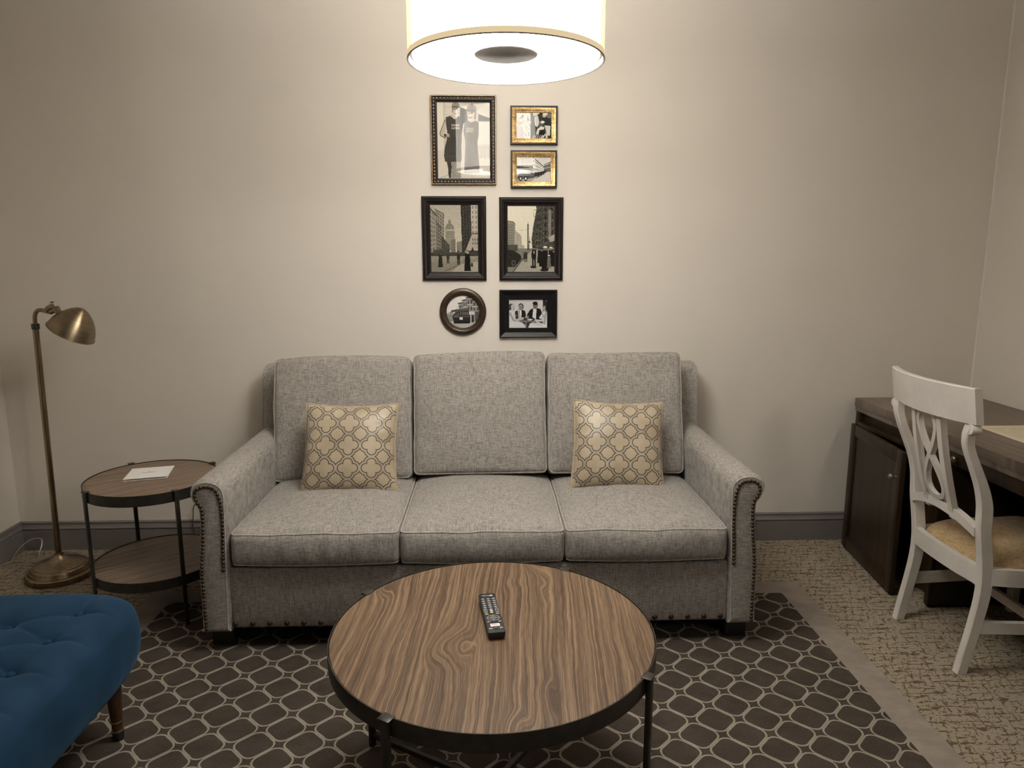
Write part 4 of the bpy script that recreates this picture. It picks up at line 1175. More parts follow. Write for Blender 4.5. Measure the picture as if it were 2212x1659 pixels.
def art_tram():
    c = Canvas(96, 96, 0.84)
    for x0, x1, t in ((0.38, 0.52, 0.26), (0.50, 0.64, 0.17), (0.62, 0.80, 0.09), (0.78, 1.0, 0.16)):
        q = [(x0, t), (x1, t-0.03), (x1, 0.82), (x0, 0.80)]
        c.poly(q, 0.52); c.windows([(x0, t+0.05), (x1, t+0.03), (x1, 0.5), (x0, 0.5)], 2, 2, 0.26, 0.5, 0.6); c.line([(x0-0.02, t), (x1, t-0.035)], 0.035, 0.22); c.line([(x0, t+0.20), (x1, t+0.19)], 0.02, 0.74)
    c.rect(0.66, 0.5, 0.84, 0.58, 0.74); c.rect(0.68, 0.60, 0.82, 0.84, 0.16); c.rect(0.85, 0.5, 0.98, 0.8, 0.30); c.rect(0.72, 0.60, 0.75, 0.84, 0.7)
    c.poly([(0.0, 0.56), (0.2, 0.48), (0.2, 0.78), (0, 0.84)], 0.50); c.speck([(0, 0.5), (0.22, 0.5), (0.22, 0.85), (0, 0.85)], 0.14); c.poly([(0.14, 0.46), (0.36, 0.42), (0.36, 0.5), (0.16, 0.52)], 0.26)
    c.rect(0, 0.82, 1, 1, 0.66); c.line([(0.5, 0.02), (0.5, 0.2)], 0.010, 0.4); c.line([(0.3, 0.36), (0.45, 0.34)], 0.008, 0.4)
    c.poly([(0.18, 0.62), (0.36, 0.46), (0.68, 0.46), (0.68, 0.80), (0.22, 0.84)], 0.17); c.poly([(0.20, 0.58), (0.36, 0.43), (0.66, 0.43), (0.70, 0.48), (0.36, 0.49), (0.21, 0.62)], 0.30)
    c.windows([(0.40, 0.50), (0.66, 0.50), (0.66, 0.62), (0.40, 0.62)], 4, 1, 0.40, 0.6, 0.8); c.windows([(0.22, 0.62), (0.38, 0.52), (0.38, 0.62), (0.23, 0.70)], 4, 1, 0.42, 0.6, 0.8)
    c.rect(0.40, 0.67, 0.49, 0.74, 0.84); c.line([(0.24, 0.66), (0.68, 0.645)], 0.012, 0.46); c.rect(0.24, 0.80, 0.7, 0.85, 0.10)
    return c.out((1.0, 0.95, 0.89), 0.035)
def art_diners():
    c = Canvas(116, 86, 0.80)
    c.rect(0, 0.05, 0.9, 0.065, 0.68)
    for x in (0.15, 0.37, 0.57): c.line([(x, 0.06), (x, 0.6)], 0.006, 0.70)
    c.rect(0.88, 0, 1, 0.6, 0.15); c.line([(0.95, 0.06), (0.98, 0.03)], 0.02, 0.45); c.rect(0.0, 0.78, 1, 1, 0.20)
    # man with white hair, second from left
    c.poly([(0.16, 0.42), (0.30, 0.34), (0.36, 0.37), (0.42, 0.40), (0.44, 0.52), (0.43, 0.70), (0.18, 0.70)], 0.12); c.poly([(0.27, 0.37), (0.33, 0.37), (0.32, 0.66), (0.28, 0.66)], 0.90)
    c.ell(0.31, 0.27, 0.060, 0.115, 0.50); c.ell(0.31, 0.20, 0.062, 0.06, 0.15); c.ell(0.315, 0.23, 0.05, 0.06, 0.55); c.rect(0.355, 0.2, 0.375, 0.33, 0.2); c.line([(0.285, 0.26), (0.30, 0.26)], 0.014, 0.25); c.line([(0.325, 0.26), (0.34, 0.26)], 0.014, 0.25)
    # man, centre right
    c.poly([(0.55, 0.36), (0.64, 0.30), (0.73, 0.30), (0.82, 0.34), (0.86, 0.48), (0.84, 0.72), (0.62, 0.68), (0.47, 0.66), (0.46, 0.56)], 0.12); c.poly([(0.635, 0.31), (0.72, 0.31), (0.70, 0.70), (0.61, 0.62)], 0.92)
    c.ell(0.68, 0.22, 0.062, 0.115, 0.46); c.ell(0.68, 0.14, 0.066, 0.06, 0.10); c.rect(0.73, 0.14, 0.748, 0.25, 0.12); c.line([(0.65, 0.21), (0.67, 0.215)], 0.014, 0.2); c.line([(0.69, 0.215), (0.71, 0.21)], 0.014, 0.2); c.line([(0.66, 0.27), (0.70, 0.275)], 0.012, 0.25)
    # table
    c.ell(0.45, 0.72, 0.23, 0.065, 0.20); c.ell(0.45, 0.76, 0.20, 0.03, 0.46); c.rect(0.435, 0.78, 0.46, 1, 0.55); c.poly([(0.46, 0.70), (0.56, 0.67), (0.64, 0.70), (0.55, 0.74)], 0.84); c.ell(0.49, 0.62, 0.03, 0.06, 0.5)
    # woman, left
    c.poly([(0.0, 0.40), (0.07, 0.42), (0.16, 0.52), (0.16, 0.76), (0.34, 0.80), (0.42, 0.9), (0.43, 1.0), (0, 1.0)], 0.84); c.poly([(0.0, 0.42), (0.06, 0.46), (0.14, 0.70), (0.36, 0.62), (0.40, 0.63), (0.38, 0.70), (0.15, 0.79), (0.08, 0.72)], 0.70)
    c.line([(0.01, 0.50), (0.14, 0.75)], 0.014, 0.42); c.ell(0.10, 0.27, 0.062, 0.125, 0.72); c.ell(0.065, 0.22, 0.07, 0.075, 0.24); c.ell(0.03, 0.32, 0.03, 0.06, 0.22); c.ell(0.105, 0.26, 0.05, 0.09, 0.74); c.line([(0.115, 0.25), (0.13, 0.25)], 0.012, 0.3); c.line([(0.12, 0.325), (0.145, 0.315)], 0.012, 0.25)
    c.line([(0.27, 0.66), (0.245, 0.34), (0.25, 0.28)], 0.036, 0.72); c.line([(0.29, 0.62), (0.275, 0.40)], 0.01, 0.3); c.speck([(0.1, 0.5), (0.24, 0.5), (0.24, 0.66), (0.12, 0.66)], 0.20)
    # woman, right, hand to her face
    c.poly([(0.94, 0.42), (1.0, 0.46), (1.0, 1.0), (0.5, 1.0), (0.55, 0.84), (0.62, 0.80), (0.74, 0.83), (0.88, 0.84)], 0.88); c.ell(0.93, 0.33, 0.055, 0.10, 0.60); c.ell(0.975, 0.30, 0.03, 0.10, 0.10)
    c.poly([(0.78, 0.64), (0.90, 0.42), (0.95, 0.42), (0.95, 0.50), (0.82, 0.70)], 0.84); c.line([(0.97, 0.46), (0.92, 0.84)], 0.055, 0.66); c.speck([(0.86, 0.5), (0.94, 0.5), (0.94, 0.64), (0.86, 0.64)], 0.25); c.line([(0.72, 0.79), (0.86, 0.86)], 0.03, 0.80); c.line([(0.60, 0.83), (0.85, 0.92)], 0.008, 0.5)
    return c.out((1.0, 0.955, 0.93), 0.03)

def print_obj(cv, cx, cz, w, h, y, parent, round_=False):
    hh, ww = cv.shape[:2]
    mb = MB(); ids = {}
    for j in range(hh):
        for i in range(ww):
            u, v = i/(ww-1), j/(hh-1)
            mb.v.append((cx+(u-0.5)*w, y, cz+(0.5-v)*h))
    for j in range(hh-1):
        for i in range(ww-1):
            if round_:
                u, v = (i+0.5)/(ww-1)-0.5, (j+0.5)/(hh-1)-0.5
                if u*u+v*v > 0.25: continue
            a = j*ww+i
            mb.f.append((a, a+ww, a+ww+1, a+1)); mb.mi.append(0)
    o = build('photograph', mb, 'print', parent, angle=0)
    at = o.data.color_attributes.new('ink', 'FLOAT_COLOR', 'POINT')
    at.data.foreach_set('color', cv.reshape(-1).astype(np.float32))
    return o

def rect_frame(cx, cz, w, h, prof, parts=None):
    """prof: (inset from outer edge, depth in front of the wall)"""
    mb = MB(); rings = []
    for d, y in prof:
        a, b = w/2-d, h/2-d
        rings.append([(cx-a, -y, cz-b), (cx+a, -y, cz-b), (cx+a, -y, cz+b), (cx-a, -y, cz+b)])
    return mb.loft(rings, cap=False)

def picture(label, cx, cz, w, h, art, pw, ph, kind, tilt=0.0):
    root = thing('picture_frame', (cx, 0, cz), label, 'framed photograph', 'framed photographs above the sofa')
    cv = art()
    if kind == 'bead':
        build('frame', rect_frame(cx, cz, w, h, [(0.0, 0.0), (0.0, 0.020), (0.0015, 0.022), (0.0045, 0.022), (0.006, 0.019), (0.009, 0.017), (0.0165, 0.017), (0.019, 0.019), (0.021, 0.019), (0.023, 0.014), (0.029, 0.012), (0.029, 0.004)]), 'espresso', root, angle=25)
        build('outer_lip', rect_frame(cx, cz, w, h, [(-0.0004, 0.016), (-0.0004, 0.0215), (0.0015, 0.0226), (0.004, 0.0226), (0.0048, 0.021)]), 'lip', root, angle=25)
        mb = MB(); ins = 0.0128
        def bead(x, z, sx, sz):
            mb.lathe([(0.0046, 0.0), (0.0043, 0.0022), (0.003, 0.0042), (0.0, 0.0052)], n=10, mat4=Matrix.Translation((x, -0.0165, z)) @ Matrix.Rotation(R(90), 4, 'X') @ Matrix.Diagonal((sx, sz, 1, 1)))
        nx, nz_ = 18, 25
        for k in range(nx):
            x = cx-w/2+ins+(w-2*ins)*k/(nx-1)
            for z in (cz-h/2+ins, cz+h/2-ins): bead(x, z, 0.8, 1.0)
        for k in range(1, nz_-1):
            z = cz-h/2+ins+(h-2*ins)*k/(nz_-1)
            for x in (cx-w/2+ins, cx+w/2-ins): bead(x, z, 1.0, 0.85)
        build('beading', mb, 'gold_bead', root)
    elif kind == 'gold':
        build('frame', rect_frame(cx, cz, w, h, [(0.0, 0.0), (0.0, 0.024), (0.001, 0.025), (0.0065, 0.025), (0.0075, 0.0235)]), 'black', root, angle=25)
        build('inner_moulding', rect_frame(cx, cz, w, h, [(0.0072, 0.0232), (0.009, 0.024), (0.014, 0.0225), (0.024, 0.0145), (0.0275, 0.0135), (0.029, 0.011), (0.029, 0.004)]), 'gold', root, angle=25, label='worn gold leaf moulding')
    elif kind == 'wood':
        build('frame', rect_frame(cx, cz, w, h, [(0.0, 0.0), (0.0, 0.015), (0.003, 0.019), (0.007, 0.021), (0.011, 0.021), (0.013, 0.0185), (0.016, 0.0175), (0.021, 0.017), (0.036, 0.0085), (0.039, 0.008), (0.041, 0.006), (0.041, 0.003)]), 'espresso', root, angle=20)
    elif kind == 'wide':
        build('frame', rect_frame(cx, cz, w, h, [(0.0, 0.0), (0.0, 0.020), (0.002, 0.023), (0.005, 0.0235), (0.007, 0.0225), (0.026, 0.0115), (0.030, 0.011), (0.046, 0.011), (0.0485, 0.009), (0.0485, 0.003)]), 'black', root, angle=20)
    elif kind == 'round':
        mb = MB().lathe([(0.1165, 0.0), (0.1165, 0.012), (0.1135, 0.017), (0.106, 0.021), (0.098, 0.0215), (0.092, 0.019), (0.089, 0.0155), (0.084, 0.0145), (0.0815, 0.012), (0.0815, 0.003)], n=96,
                        mat4=Matrix.Translation((cx, 0, cz)) @ Matrix.Rotation(R(90), 4, 'X'), close=True)
        build('frame', mb, 'bronze', root, angle=30)
    rd = kind == 'round'
    print_obj(cv, cx, cz, pw, ph, -0.0045, root, rd)
    if rd:
        build('glass', MB().lathe([(0, 0.0058), (0.083, 0.0058)], n=64, mat4=Matrix.Translation((cx, 0, cz)) @ Matrix.Rotation(R(90), 4, 'X'), close=True), 'glass', root, angle=0)
    else:
        a, b = pw/2+0.001, ph/2+0.001
        build('glass', MB().add([(cx-a, -0.0058, cz-b), (cx+a, -0.0058, cz-b), (cx+a, -0.0058, cz+b), (cx-a, -0.0058, cz+b)], [(0, 1, 2, 3)]), 'glass', root, angle=0)
    if tilt: root.rotation_euler = (0, tilt, 0)
picture('beaded gold and brown frame with a photograph of two bathers in caps', -0.1145, 2.044, 0.309, 0.408, art_bathers, 0.251, 0.350, 'bead')
picture('small worn-gold frame with a photograph of sailors in white caps', 0.2215, 2.114, 0.225, 0.176, art_sailors, 0.168, 0.119, 'gold')
picture('small worn-gold frame with a photograph of parked vintage cars', 0.2215, 1.912, 0.222, 0.174, art_cars, 0.165, 0.117, 'gold')
picture('dark brown frame with a sepia street photograph showing a domed tower', -0.1665, 1.5835, 0.313, 0.404, art_street_dome, 0.232, 0.323, 'wood')
picture('dark brown frame with a sepia street photograph showing a tall lamp post', 0.2105, 1.581, 0.313, 0.400, art_street_post, 0.232, 0.319, 'wood')
picture('round bronze frame with a photograph of a cable car', -0.129, 1.2265, 0.233, 0.233, art_tram, 0.166, 0.166, 'round')
picture('black frame with a photograph of four people seated at a table', 0.197, 1.215, 0.288, 0.238, art_diners, 0.192, 0.142, 'wide')

# ------------------------------------------------------------------ ottoman
def ottoman():
    x0, x1, y0, y1 = -1.93, -1.074, -2.32, -1.425
    zb, zt = 0.235, 0.474
    cx, cy = (x0+x1)/2, (y0+y1)/2; hx, hy = (x1-x0)/2, (y1-y0)/2
    root = thing('ottoman', (cx, cy, RZ), 'blue velvet button-tufted ottoman on turned wooden legs', 'ottoman')
    bt = []
    for i in range(6):
        for j in range(7):
            bx = -1.217-0.155*i; by = -1.596-0.154*(j-1)-(0.077 if i % 2 else 0)
            if bx > x0+0.13 and y0+0.13 < by < y1-0.12: bt.append((bx, by))
    B = np.array(bt)
    # creases join each button to its diagonal neighbours, and run out to the edges
    seg = []
    for a in bt:
        for b in bt:
            if b[0] < a[0]-0.1 and b[0] > a[0]-0.2 and abs(b[1]-a[1]) < 0.1: seg.append((a, b))
        if a[0] > -1.25: seg.append((a, (a[0]+0.11, a[1]-0.012)))
        if a[1] > -1.60: seg.append((a, (a[0]+0.004, a[1]+0.09)))
    seg = np.array(seg)
    def dz(x, y):
        d = np.hypot(B[:, 0]-x, B[:, 1]-y).min()
        v = -0.020*math.exp(-(d/0.022)**2) - 0.008*math.exp(-(d/0.055)**2)
        a, b = seg[:, 0], seg[:, 1]; ab = b-a
        p = np.array((x, y))
        t = np.clip(((p-a)*ab).sum(1)/(ab*ab).sum(1), 0, 1)
        ds = np.hypot(*(p-a-t[:, None]*ab).T)
        k = int(ds.argmin()); q = ds[k]; tt = t[k]
        v -= 0.0085*math.exp(-(q/0.007)**2)*(1-0.5*min(1, tt*1.2)) + 0.003*math.exp(-(q/0.03)**2)
        return v
    N = 150
    def sup(a, b):      # plan radius: rounded square
        return (abs(a)**7+abs(b)**7)**(1/7)
    vs, fs = [], []
    # top: grid mapped from square to rounded square
    us = np.linspace(-1, 1, N+1)
    idx = {}
    for j, b in enumerate(us):
        for i, a in enumerate(us):
            m = max(abs(a), abs(b)); s = sup(a, b)
            k = m/s if s > 0 else 1.0
            X_, Y_ = a*k, b*k
            # m = 1 is the rim; roll the rim over
            e = max(0.0, (m-0.80)/0.20)
            th = e*PI*0.42
            rr = 0.80+0.20*math.sin(th)/math.sin(PI*0.42)
            f = rr/m if m > 0.8 else 1.0
            x, y = cx+X_*f*hx*0.985, cy+Y_*f*hy*0.985
            z = zt+0.012*(1-m*m)-0.055*(1-math.cos(th))/(1-math.cos(PI*0.42))
            z += dz(x, y)*(1-e**2)
            idx[i, j] = len(vs); vs.append((x, y, z))
    for j in range(N):
        for i in range(N):
            fs.append((idx[i, j], idx[i+1, j], idx[i+1, j+1], idx[i, j+1]))
    rim = [(i, 0) for i in range(N)]+[(N, j) for j in range(N)]+[(N-i, N) for i in range(N)]+[(0, N-j) for j in range(N)]
    prev = [idx[k] for k in rim]; P0 = [vs[k] for k in prev]
    levels = ((0.15, 1.010), (0.40, 1.014), (0.62, 1.006), (0.80, 0.988), (0.93, 0.958), (1.0, 0.915), (1.0, 0.6))
    for t, s in levels:
        cur = []
        for n_, (x, y, z) in enumerate(P0):
            q = n_/len(P0)
            w = 1+0.004*math.sin(q*2*PI*17)*t*(1-t)*4+0.006*noise.noise(Vector((q*40, t*2, 3)))*t
            zz = z+(zb-z)*t
            cur.append(len(vs)); vs.append((cx+(x-cx)*s*w, cy+(y-cy)*s*w, zz))
        m = len(prev)
        for k in range(m):
            k2 = (k+1) % m
            fs.append((prev[k], prev[k2], cur[k2], cur[k]))
        prev = cur
    fs.append(tuple(prev))
    build('upholstery', MB().add(vs, fs), 'velvet', root, angle=80)
    for bx, by in bt:
        z = zt+0.010-0.028
        build('button', MB().lathe([(0, -0.004), (0.010, -0.002), (0.0105, 0.001), (0.008, 0.0045), (0.004, 0.0062), (0, 0.0066)], (bx, by, z+0.004), 18), 'velvet', root)
    for sx in (-1, 1):
        for sy in (-1, 1):
            lx, ly = cx+sx*(hx-0.096), cy+sy*(hy-0.120)
            leg = build('leg', MB().lathe([(0, RZ), (0.013, RZ), (0.0145, RZ+0.004), (0.0155, 0.040), (0.0165, 0.070), (0.0175, 0.085), (0.020, 0.13), (0.023, 0.18), (0.026, 0.245), (0, 0.245)], (lx, ly, 0), 28), 'leg_wood', root)
            build('brass_ring', MB().lathe([(0.0150, 0.072), (0.0190, 0.073), (0.0200, 0.0755), (0.0190, 0.078), (0.0150, 0.079)], (lx, ly, 0), 28, close=True), 'leg_brass', leg, origin=root.location)
            build('brass_ring', MB().lathe([(0.0140, 0.041), (0.0180, 0.042), (0.0190, 0.0445), (0.0180, 0.047), (0.0140, 0.048)], (lx, ly, 0), 28, close=True), 'leg_brass', leg, origin=root.location)
            build('foot_cap', MB().lathe([(0.0, RZ-0.0005), (0.0145, RZ-0.0005), (0.0162, RZ+0.004), (0.0170, 0.036), (0.0150, 0.040), (0, 0.040)], (lx, ly, 0), 28), 'black_wood', leg, origin=root.location)
ottoman()

# ------------------------------------------------------------------ desk
DX, DZ = 1.872, 0.785
def desk():
    root = thing('writing_desk', (2.19, -0.9, 0), 'dark espresso writing desk with grey-brown top along the right wall', 'desk')
    yb, yf = -0.058, -2.05
    mb = MB().box((DX, yf, DZ-0.044), (XR-0.008, yb, DZ), 0.003, 2)
    mb.box((DX+0.004, yf+0.003, DZ-0.066), (XR-0.012, yb-0.003, DZ-0.044), 0.002, 2)
    build('desktop', mb, 'desk_top', root)
    # cabinet carcass with an open recessed frieze above the door
    zl, zf = 0.668, DZ-0.066
    ye = -0.782
    y2 = ye
    mb = MB().box((DX+0.010, yb-0.040, 0.0), (XR-0.02, yb-0.002, zf), 0.002)
    mb.box((DX+0.012, ye, 0.012), (XR-0.02, ye+0.03, zf), 0.002)
    mb.box((DX+0.010, ye-0.001, 0.06), (DX+0.030, -0.690, zf), 0.002)
    mb.box((DX+0.008, ye, zl-0.022), (XR-0.02, yb-0.030, zl-0.002), 0.002)
    mb.box((DX+0.034, ye+0.02, zl-0.004), (DX+0.05, yb-0.03, zf), 0.001)
    mb.box((DX+0.05, ye+0.02, 0.05), (XR-0.02, yb-0.03, 0.07), 0.001)
    mb.box((XR-0.03, ye, 0.06), (XR-0.02, yb, zf))
    build('carcass', mb, 'desk_wood', root)
    # apron drawer over the open knee space
    build('apron', MB().box((DX+0.034, yf+0.05, 0.655), (DX+0.050, ye-0.002, zf), 0.002), 'desk_wood', root)
    d = build('drawer', MB().box((DX+0.016, -1.62, 0.660), (DX+0.0335, ye-0.02, zf-0.003), 0.003, 2), 'desk_wood', root)
    for yk in (-0.875, -1.50):
        build('knob', MB().lathe([(0.006, 0), (0.005, 0.010), (0.009, 0.014), (0.0135, 0.019), (0.0135, 0.025), (0.009, 0.031), (0, 0.033)], n=28, mat4=Matrix.Translation((DX+0.016, yk, 0.695)) @ Matrix.Rotation(R(-90), 4, 'Y')), 'knob', d, origin=root.location)
    build('end_panel', MB().box((DX+0.020, yf+0.01, 0.0), (XR-0.02, yf+0.048, zf), 0.002), 'desk_wood', root)
    build('back_panel', MB().box((XR-0.05, yf+0.05, 0.05), (XR-0.032, y2-0.001, zf), 0.001), 'desk_wood', root)
    # cabinet door standing slightly ajar, hinged at the wall end
    hx_, hy_ = 1.858, -0.112
    wd, z0, z1, t = 0.560, 0.014, 0.664, 0.022
    ang = math.atan2(1.800-hx_, 0.560)     # near edge swings towards the room
    M = Matrix.Translation((hx_, hy_, 0)) @ Matrix.Rotation(ang, 4, 'Z')
    # local: -y along the door, x through its thickness, room face at x = -t
    mb = MB(); fw_ = 0.052
    mb.box((-t, -wd, z0), (0, -wd+fw_, z1), 0.0025, 2, M); mb.box((-t, -fw_, z0), (0, 0, z1), 0.0025, 2, M)
    mb.box((-t, -wd+fw_, z0), (0, -fw_, z0+fw_+0.01), 0.0025, 2, M); mb.box((-t, -wd+fw_, z1-fw_), (0, -fw_, z1), 0.0025, 2, M)
    mb.box((-t+0.008, -wd+fw_-0.004, z0+fw_), (-0.004, -fw_+0.004, z1-fw_+0.004), 0, 1, M)
    for s in (0, 1):
        ya, yb_ = (-wd+fw_, -wd+fw_+0.008) if s == 0 else (-fw_-0.008, -fw_)
        mb.box((-t+0.003, ya, z0+fw_+0.01), (-t+0.010, yb_, z1-fw_), 0.002, 2, M)
        za, zb_ = (z0+fw_+0.01, z0+fw_+0.018) if s == 0 else (z1-fw_-0.008, z1-fw_)
        mb.box((-t+0.003, -wd+fw_, za), (-t+0.010, -fw_, zb_), 0.002, 2, M)
    d = build('door', mb, 'desk_wood', root)
    build('knob', MB().lathe([(0.006, 0), (0.005, 0.012), (0.009, 0.016), (0.0145, 0.022), (0.0145, 0.029), (0.009, 0.035), (0, 0.037)], n=28,
          mat4=M @ Matrix.Translation((-t, -wd+0.030, 0.548)) @ Matrix.Rotation(R(-90), 4, 'Y')), 'knob', d, origin=root.location)
desk()

p = MB().box((0.0, -0.30, 0.0), (0.30, 0.0, 0.0012))
pp = MB().add([(v[0]+2.070, v[1]-0.690, v[2]+DZ+0.0004) for v in p.v], p.f)
tag(build('printed_sheet', pp, 'paper', None, origin=(2.070, -0.690, DZ+0.0004), angle=0), 'cream sheet with fine printing lying on the desk', 'paper')

# ------------------------------------------------------------------ chair
def chair():
    YC = -1.055
    root = thing('desk_chair', (1.95, YC, 0), 'white painted chair with looped splat and tan woven seat at the desk', 'chair')
    # back post, side view (x, z): sabre leg below, raked scroll above
    prof = [(1.716, 0.0, 0.040), (1.730, 0.08, 0.041), (1.748, 0.175, 0.043), (1.764, 0.28, 0.046), (1.767, 0.36, 0.048), (1.758, 0.44, 0.046), (1.742, 0.54, 0.046), (1.738, 0.60, 0.048), (1.733, 0.645, 0.047), (1.715, 0.705, 0.042),
            (1.686, 0.77, 0.037), (1.658, 0.83, 0.034), (1.643, 0.875, 0.033), (1.640, 0.91, 0.033), (1.6445, 0.938, 0.031)]
    P3 = smooth_path(prof, 4)
    # spread of the post across the back (y offset of its centre from the chair's axis, and its width)
    def yspread(z):
        if z > 0.86: return 0.205+0.016*((z-0.86)/0.08)**1.0
        if z > 0.60: return 0.200+0.005*(z-0.60)/0.26
        return 0.200
    for s in (-1, 1):
        mb = MB(); rings = []
        for q in P3:
            x, z, w = q.x, q.y, q.z
            yc = YC+s*yspread(z)
            hw = 0.0155 + (0.004*max(0, (z-0.88)/0.06) if z > 0.88 else 0)
            c = 0.004
            a, b = w/2, hw
            ring = [(-a+c, -b), (a-c, -b), (a, -b+c), (a, b-c), (a-c, b), (-a+c, b), (-a, b-c), (-a, -b+c)]
            rings.append([(x+dx, yc+dy, z) for dx, dy in ring])
        mb.loft(rings)
        # outward scroll under the crest rail
        M = Matrix.Translation((1.6435, YC+s*0.231, 0.921)) @ Matrix.Rotation(R(90), 4, 'Y')
        mb.lathe([(0, -0.0165), (0.0175, -0.0165), (0.0185, -0.0145), (0.0185, 0.0145), (0.0175, 0.0165), (0, 0.0165)], n=28, mat4=M)
        build('back_post', mb, 'chair', root, angle=35)
    # crest rail, bowed backwards in plan and leaning
    mb = MB(); rings = []; n = 24
    for k in range(n+1):
        t = -1+2*k/n; y = YC+t*0.250
        bow = -0.052*(1-t*t)
        x0 = 1.636+bow
        zb, zt = 0.940+0.0*(1-t*t), 1.066
        if abs(t) > 0.999: pass
        th = 0.027
        rings.append([(x0, y, zb), (x0+th, y, zb), (x0+th-0.020, y, zt-0.003), (x0+th-0.0225, y, zt), (x0-0.017, y, zt), (x0-0.0195, y, zt-0.003)])
    build('crest_rail', mb.loft(rings), 'chair', root, angle=35)
    # arched cross rail
    mb = MB(); rings = []
    for k in range(n+1):
        t = -1+2*k/n; y = YC+t*0.192
        bow = -0.014*(1-t*t)
        lift = 0.040*(1-t*t)
        z0 = 0.520+lift; h = 0.034
        x0 = 1.728+bow
        rings.append([(x0-0.014, y, z0), (x0+0.014, y, z0), (x0+0.012, y, z0+h), (x0-0.016, y, z0+h)])
    build('lower_back_rail', mb.loft(rings), 'chair', root, angle=35)
    # splat: two uprights and a figure of eight between them
    def back_x(z, y):
        t = (y-YC)/0.25
        f = (z-0.56)/(0.945-0.56)
        base_x = 1.728+(1.645-1.728)*f - 0.010*math.sin(PI*min(1, max(0, f)))
        return base_x - (0.013+0.011*f)*(1-t*t)
    def strip(pts, w, d):
        rings = []
        m = len(pts)
        for i, (y, z) in enumerate(pts):
            a, b = pts[max(i-1, 0)], pts[min(i+1, m-1)]
            ty, tz = b[0]-a[0], b[1]-a[1]; L = math.hypot(ty, tz); ny, nz_ = -tz/L, ty/L
            r = []
            for dx, q in ((-d/2, -w/2), (d/2, -w/2), (d/2, w/2), (-d/2, w/2)):
                yy, zz = y+ny*q, z+nz_*q
                r.append((back_x(zz, yy)+dx, yy, zz))
            rings.append(r)
        return rings
    mb = MB()
    for s in (-1, 1):
        pts = [(YC+s*(0.075+0.004*math.sin(PI*k/20)), 0.545+(0.952-0.545)*k/20) for k in range(21)]
        mb.loft(strip(pts, 0.025, 0.024))
    m = 96
    pts = [(YC+0.052*math.sin(4*PI*k/m), 0.772+0.168*math.cos(2*PI*k/m)) for k in range(m+3)]
    rings = strip(pts, 0.017, 0.020)[1:-1]
    mb.loft(rings, cap=False)
    build('splat', mb, 'chair', root, angle=35)
    # seat frame
    FX = 2.245
    YF = 0.254
    def side_pts(s): return [(1.775, YC+s*0.200), (1.90, YC+s*0.224), (2.05, YC+s*0.240), (2.17, YC+s*0.250), (FX, YC+s*YF)]
    def rail(pts, z0, z1, th):
        pts = smooth_path([(a, b, 0) for a, b in pts], 4); rings = []
        for i, q in enumerate(pts):
            a, b = pts[max(i-1, 0)], pts[min(i+1, len(pts)-1)]
            t = (b-a).normalized(); nn = Vector((-t.y, t.x, 0))*th/2
            rings.append([(q.x-nn.x, q.y-nn.y, z0), (q.x+nn.x, q.y+nn.y, z0), (q.x+nn.x, q.y+nn.y, z1), (q.x-nn.x, q.y-nn.y, z1)])
        return MB().loft(rings)
    z0, z1 = 0.343, 0.406
    build('seat_rail', rail([(1.757, YC-0.198), (1.745, YC-0.1), (1.742, YC), (1.745, YC+0.1), (1.757, YC+0.198)], z0-0.004, z1, 0.026), 'chair', root)
    for s in (-1, 1):
        mb = rail(side_pts(s), z0, z1, 0.028)
        build('seat_rail', mb, 'chair', root)
    build('seat_rail', rail([(FX, YC-YF), (FX+0.022, YC-0.15), (FX+0.028, YC), (FX+0.022, YC+0.15), (FX, YC+YF)], z0, z1, 0.028), 'chair', root)
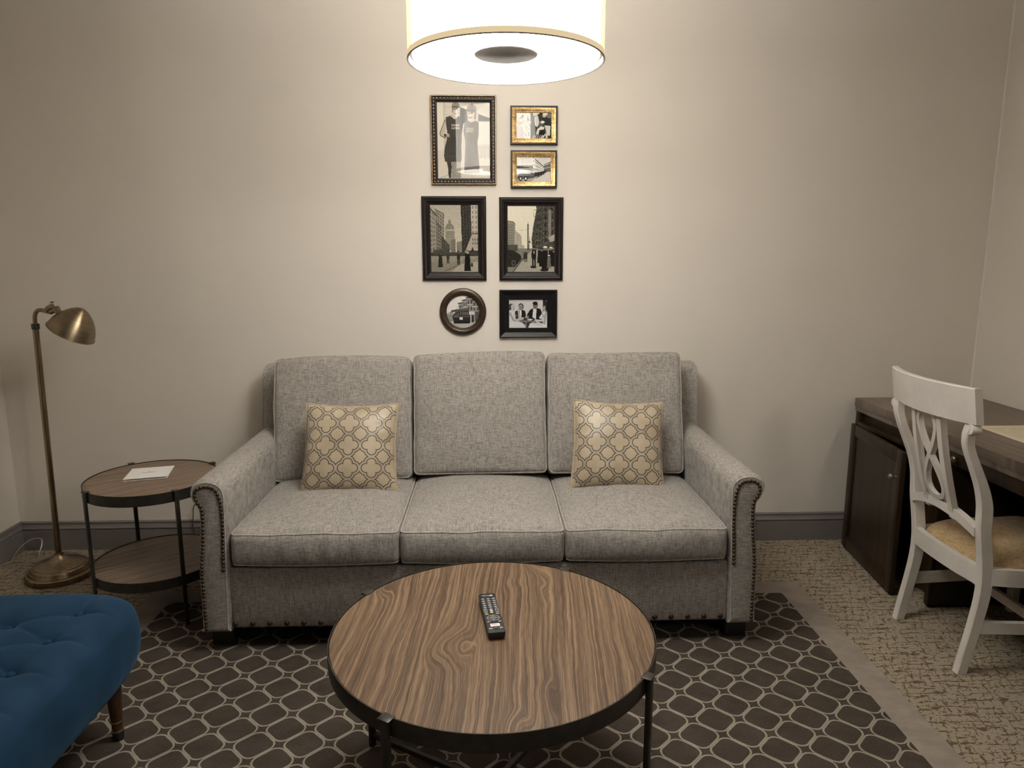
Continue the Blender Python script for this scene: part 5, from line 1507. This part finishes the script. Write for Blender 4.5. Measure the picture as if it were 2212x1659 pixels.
    for s in (-1, 1):
        rings = []
        for z, w in ((0.0, 0.017), (0.02, 0.0175), (0.20, 0.020), (0.400, 0.024)):
            c_ = w*0.25; x, y = FX-0.012, YC+s*(YF-0.012)
            ring = [(-w+c_, -w), (w-c_, -w), (w, -w+c_), (w, w-c_), (w-c_, w), (-w+c_, w), (-w, w-c_), (-w, -w+c_)]
            rings.append([(x+a, y+b, z) for a, b in ring])
        build('front_leg', MB().loft(rings), 'chair', root, angle=35)
        st = [(1.752, YC+s*0.201), (FX-0.03, YC+s*(YF-0.014))]
        mb = MB(); a, b = Vector((*st[0], 0)), Vector((*st[1], 0)); t = (b-a).normalized(); nn = Vector((-t.y, t.x, 0))*0.010
        mb.loft([[(q.x-nn.x, q.y-nn.y, 0.156), (q.x+nn.x, q.y+nn.y, 0.156), (q.x+nn.x, q.y+nn.y, 0.200), (q.x-nn.x, q.y-nn.y, 0.200)] for q in (a, b)])
        build('stretcher', mb, 'chair', root)
    build('stretcher', MB().box((2.00, YC-0.245, 0.160), (2.022, YC+0.245, 0.196), 0.002), 'chair', root)
    # cushioned seat: trapezium, domed, notched round the posts by its rounded corners
    vs, fs = [], []; N = 44
    def pt(a, b):
        m = max(abs(a), abs(b)); s = (abs(a)**6+abs(b)**6)**(1/6) or 1
        k = m/s if s else 1
        a2, b2 = a*k, b*k
        f = (a2+1)/2
        x = 1.760+(2.268-1.760)*f
        hw = 0.198+(0.261-0.198)*f**0.8
        if f < 0.12: hw = hw-0.0
        e = m
        z = 0.402+0.066*(1-e**2.6)**0.55 if e < 1 else 0.402
        z += 0.006*noise.noise(Vector((x*7, b2*2, 1)))*(1-e**4)
        bul = 1+0.02*(1-abs(a2))
        return (x, YC+b2*hw*bul, z)
    for j in range(N+1):
        for i in range(N+1): vs.append(pt(-1+2*i/N, -1+2*j/N))
    for j in range(N):
        for i in range(N):
            a = j*(N+1)+i; fs.append((a, a+1, a+N+2, a+N+1))
    rim = [i for i in range(N)]+[j*(N+1)+N for j in range(N)]+[N*(N+1)+N-i for i in range(N)]+[(N-j)*(N+1) for j in range(N)]
    lo = []
    for k in rim:
        x, y, z = vs[k]; lo.append(len(vs)); vs.append((x, y, 0.392))
    for k in range(len(rim)):
        k2 = (k+1) % len(rim); fs.append((rim[k], rim[k2], lo[k2], lo[k]))
    fs.append(tuple(lo))
    build('seat', MB().add(vs, fs), 'burlap', root, angle=60)
chair()
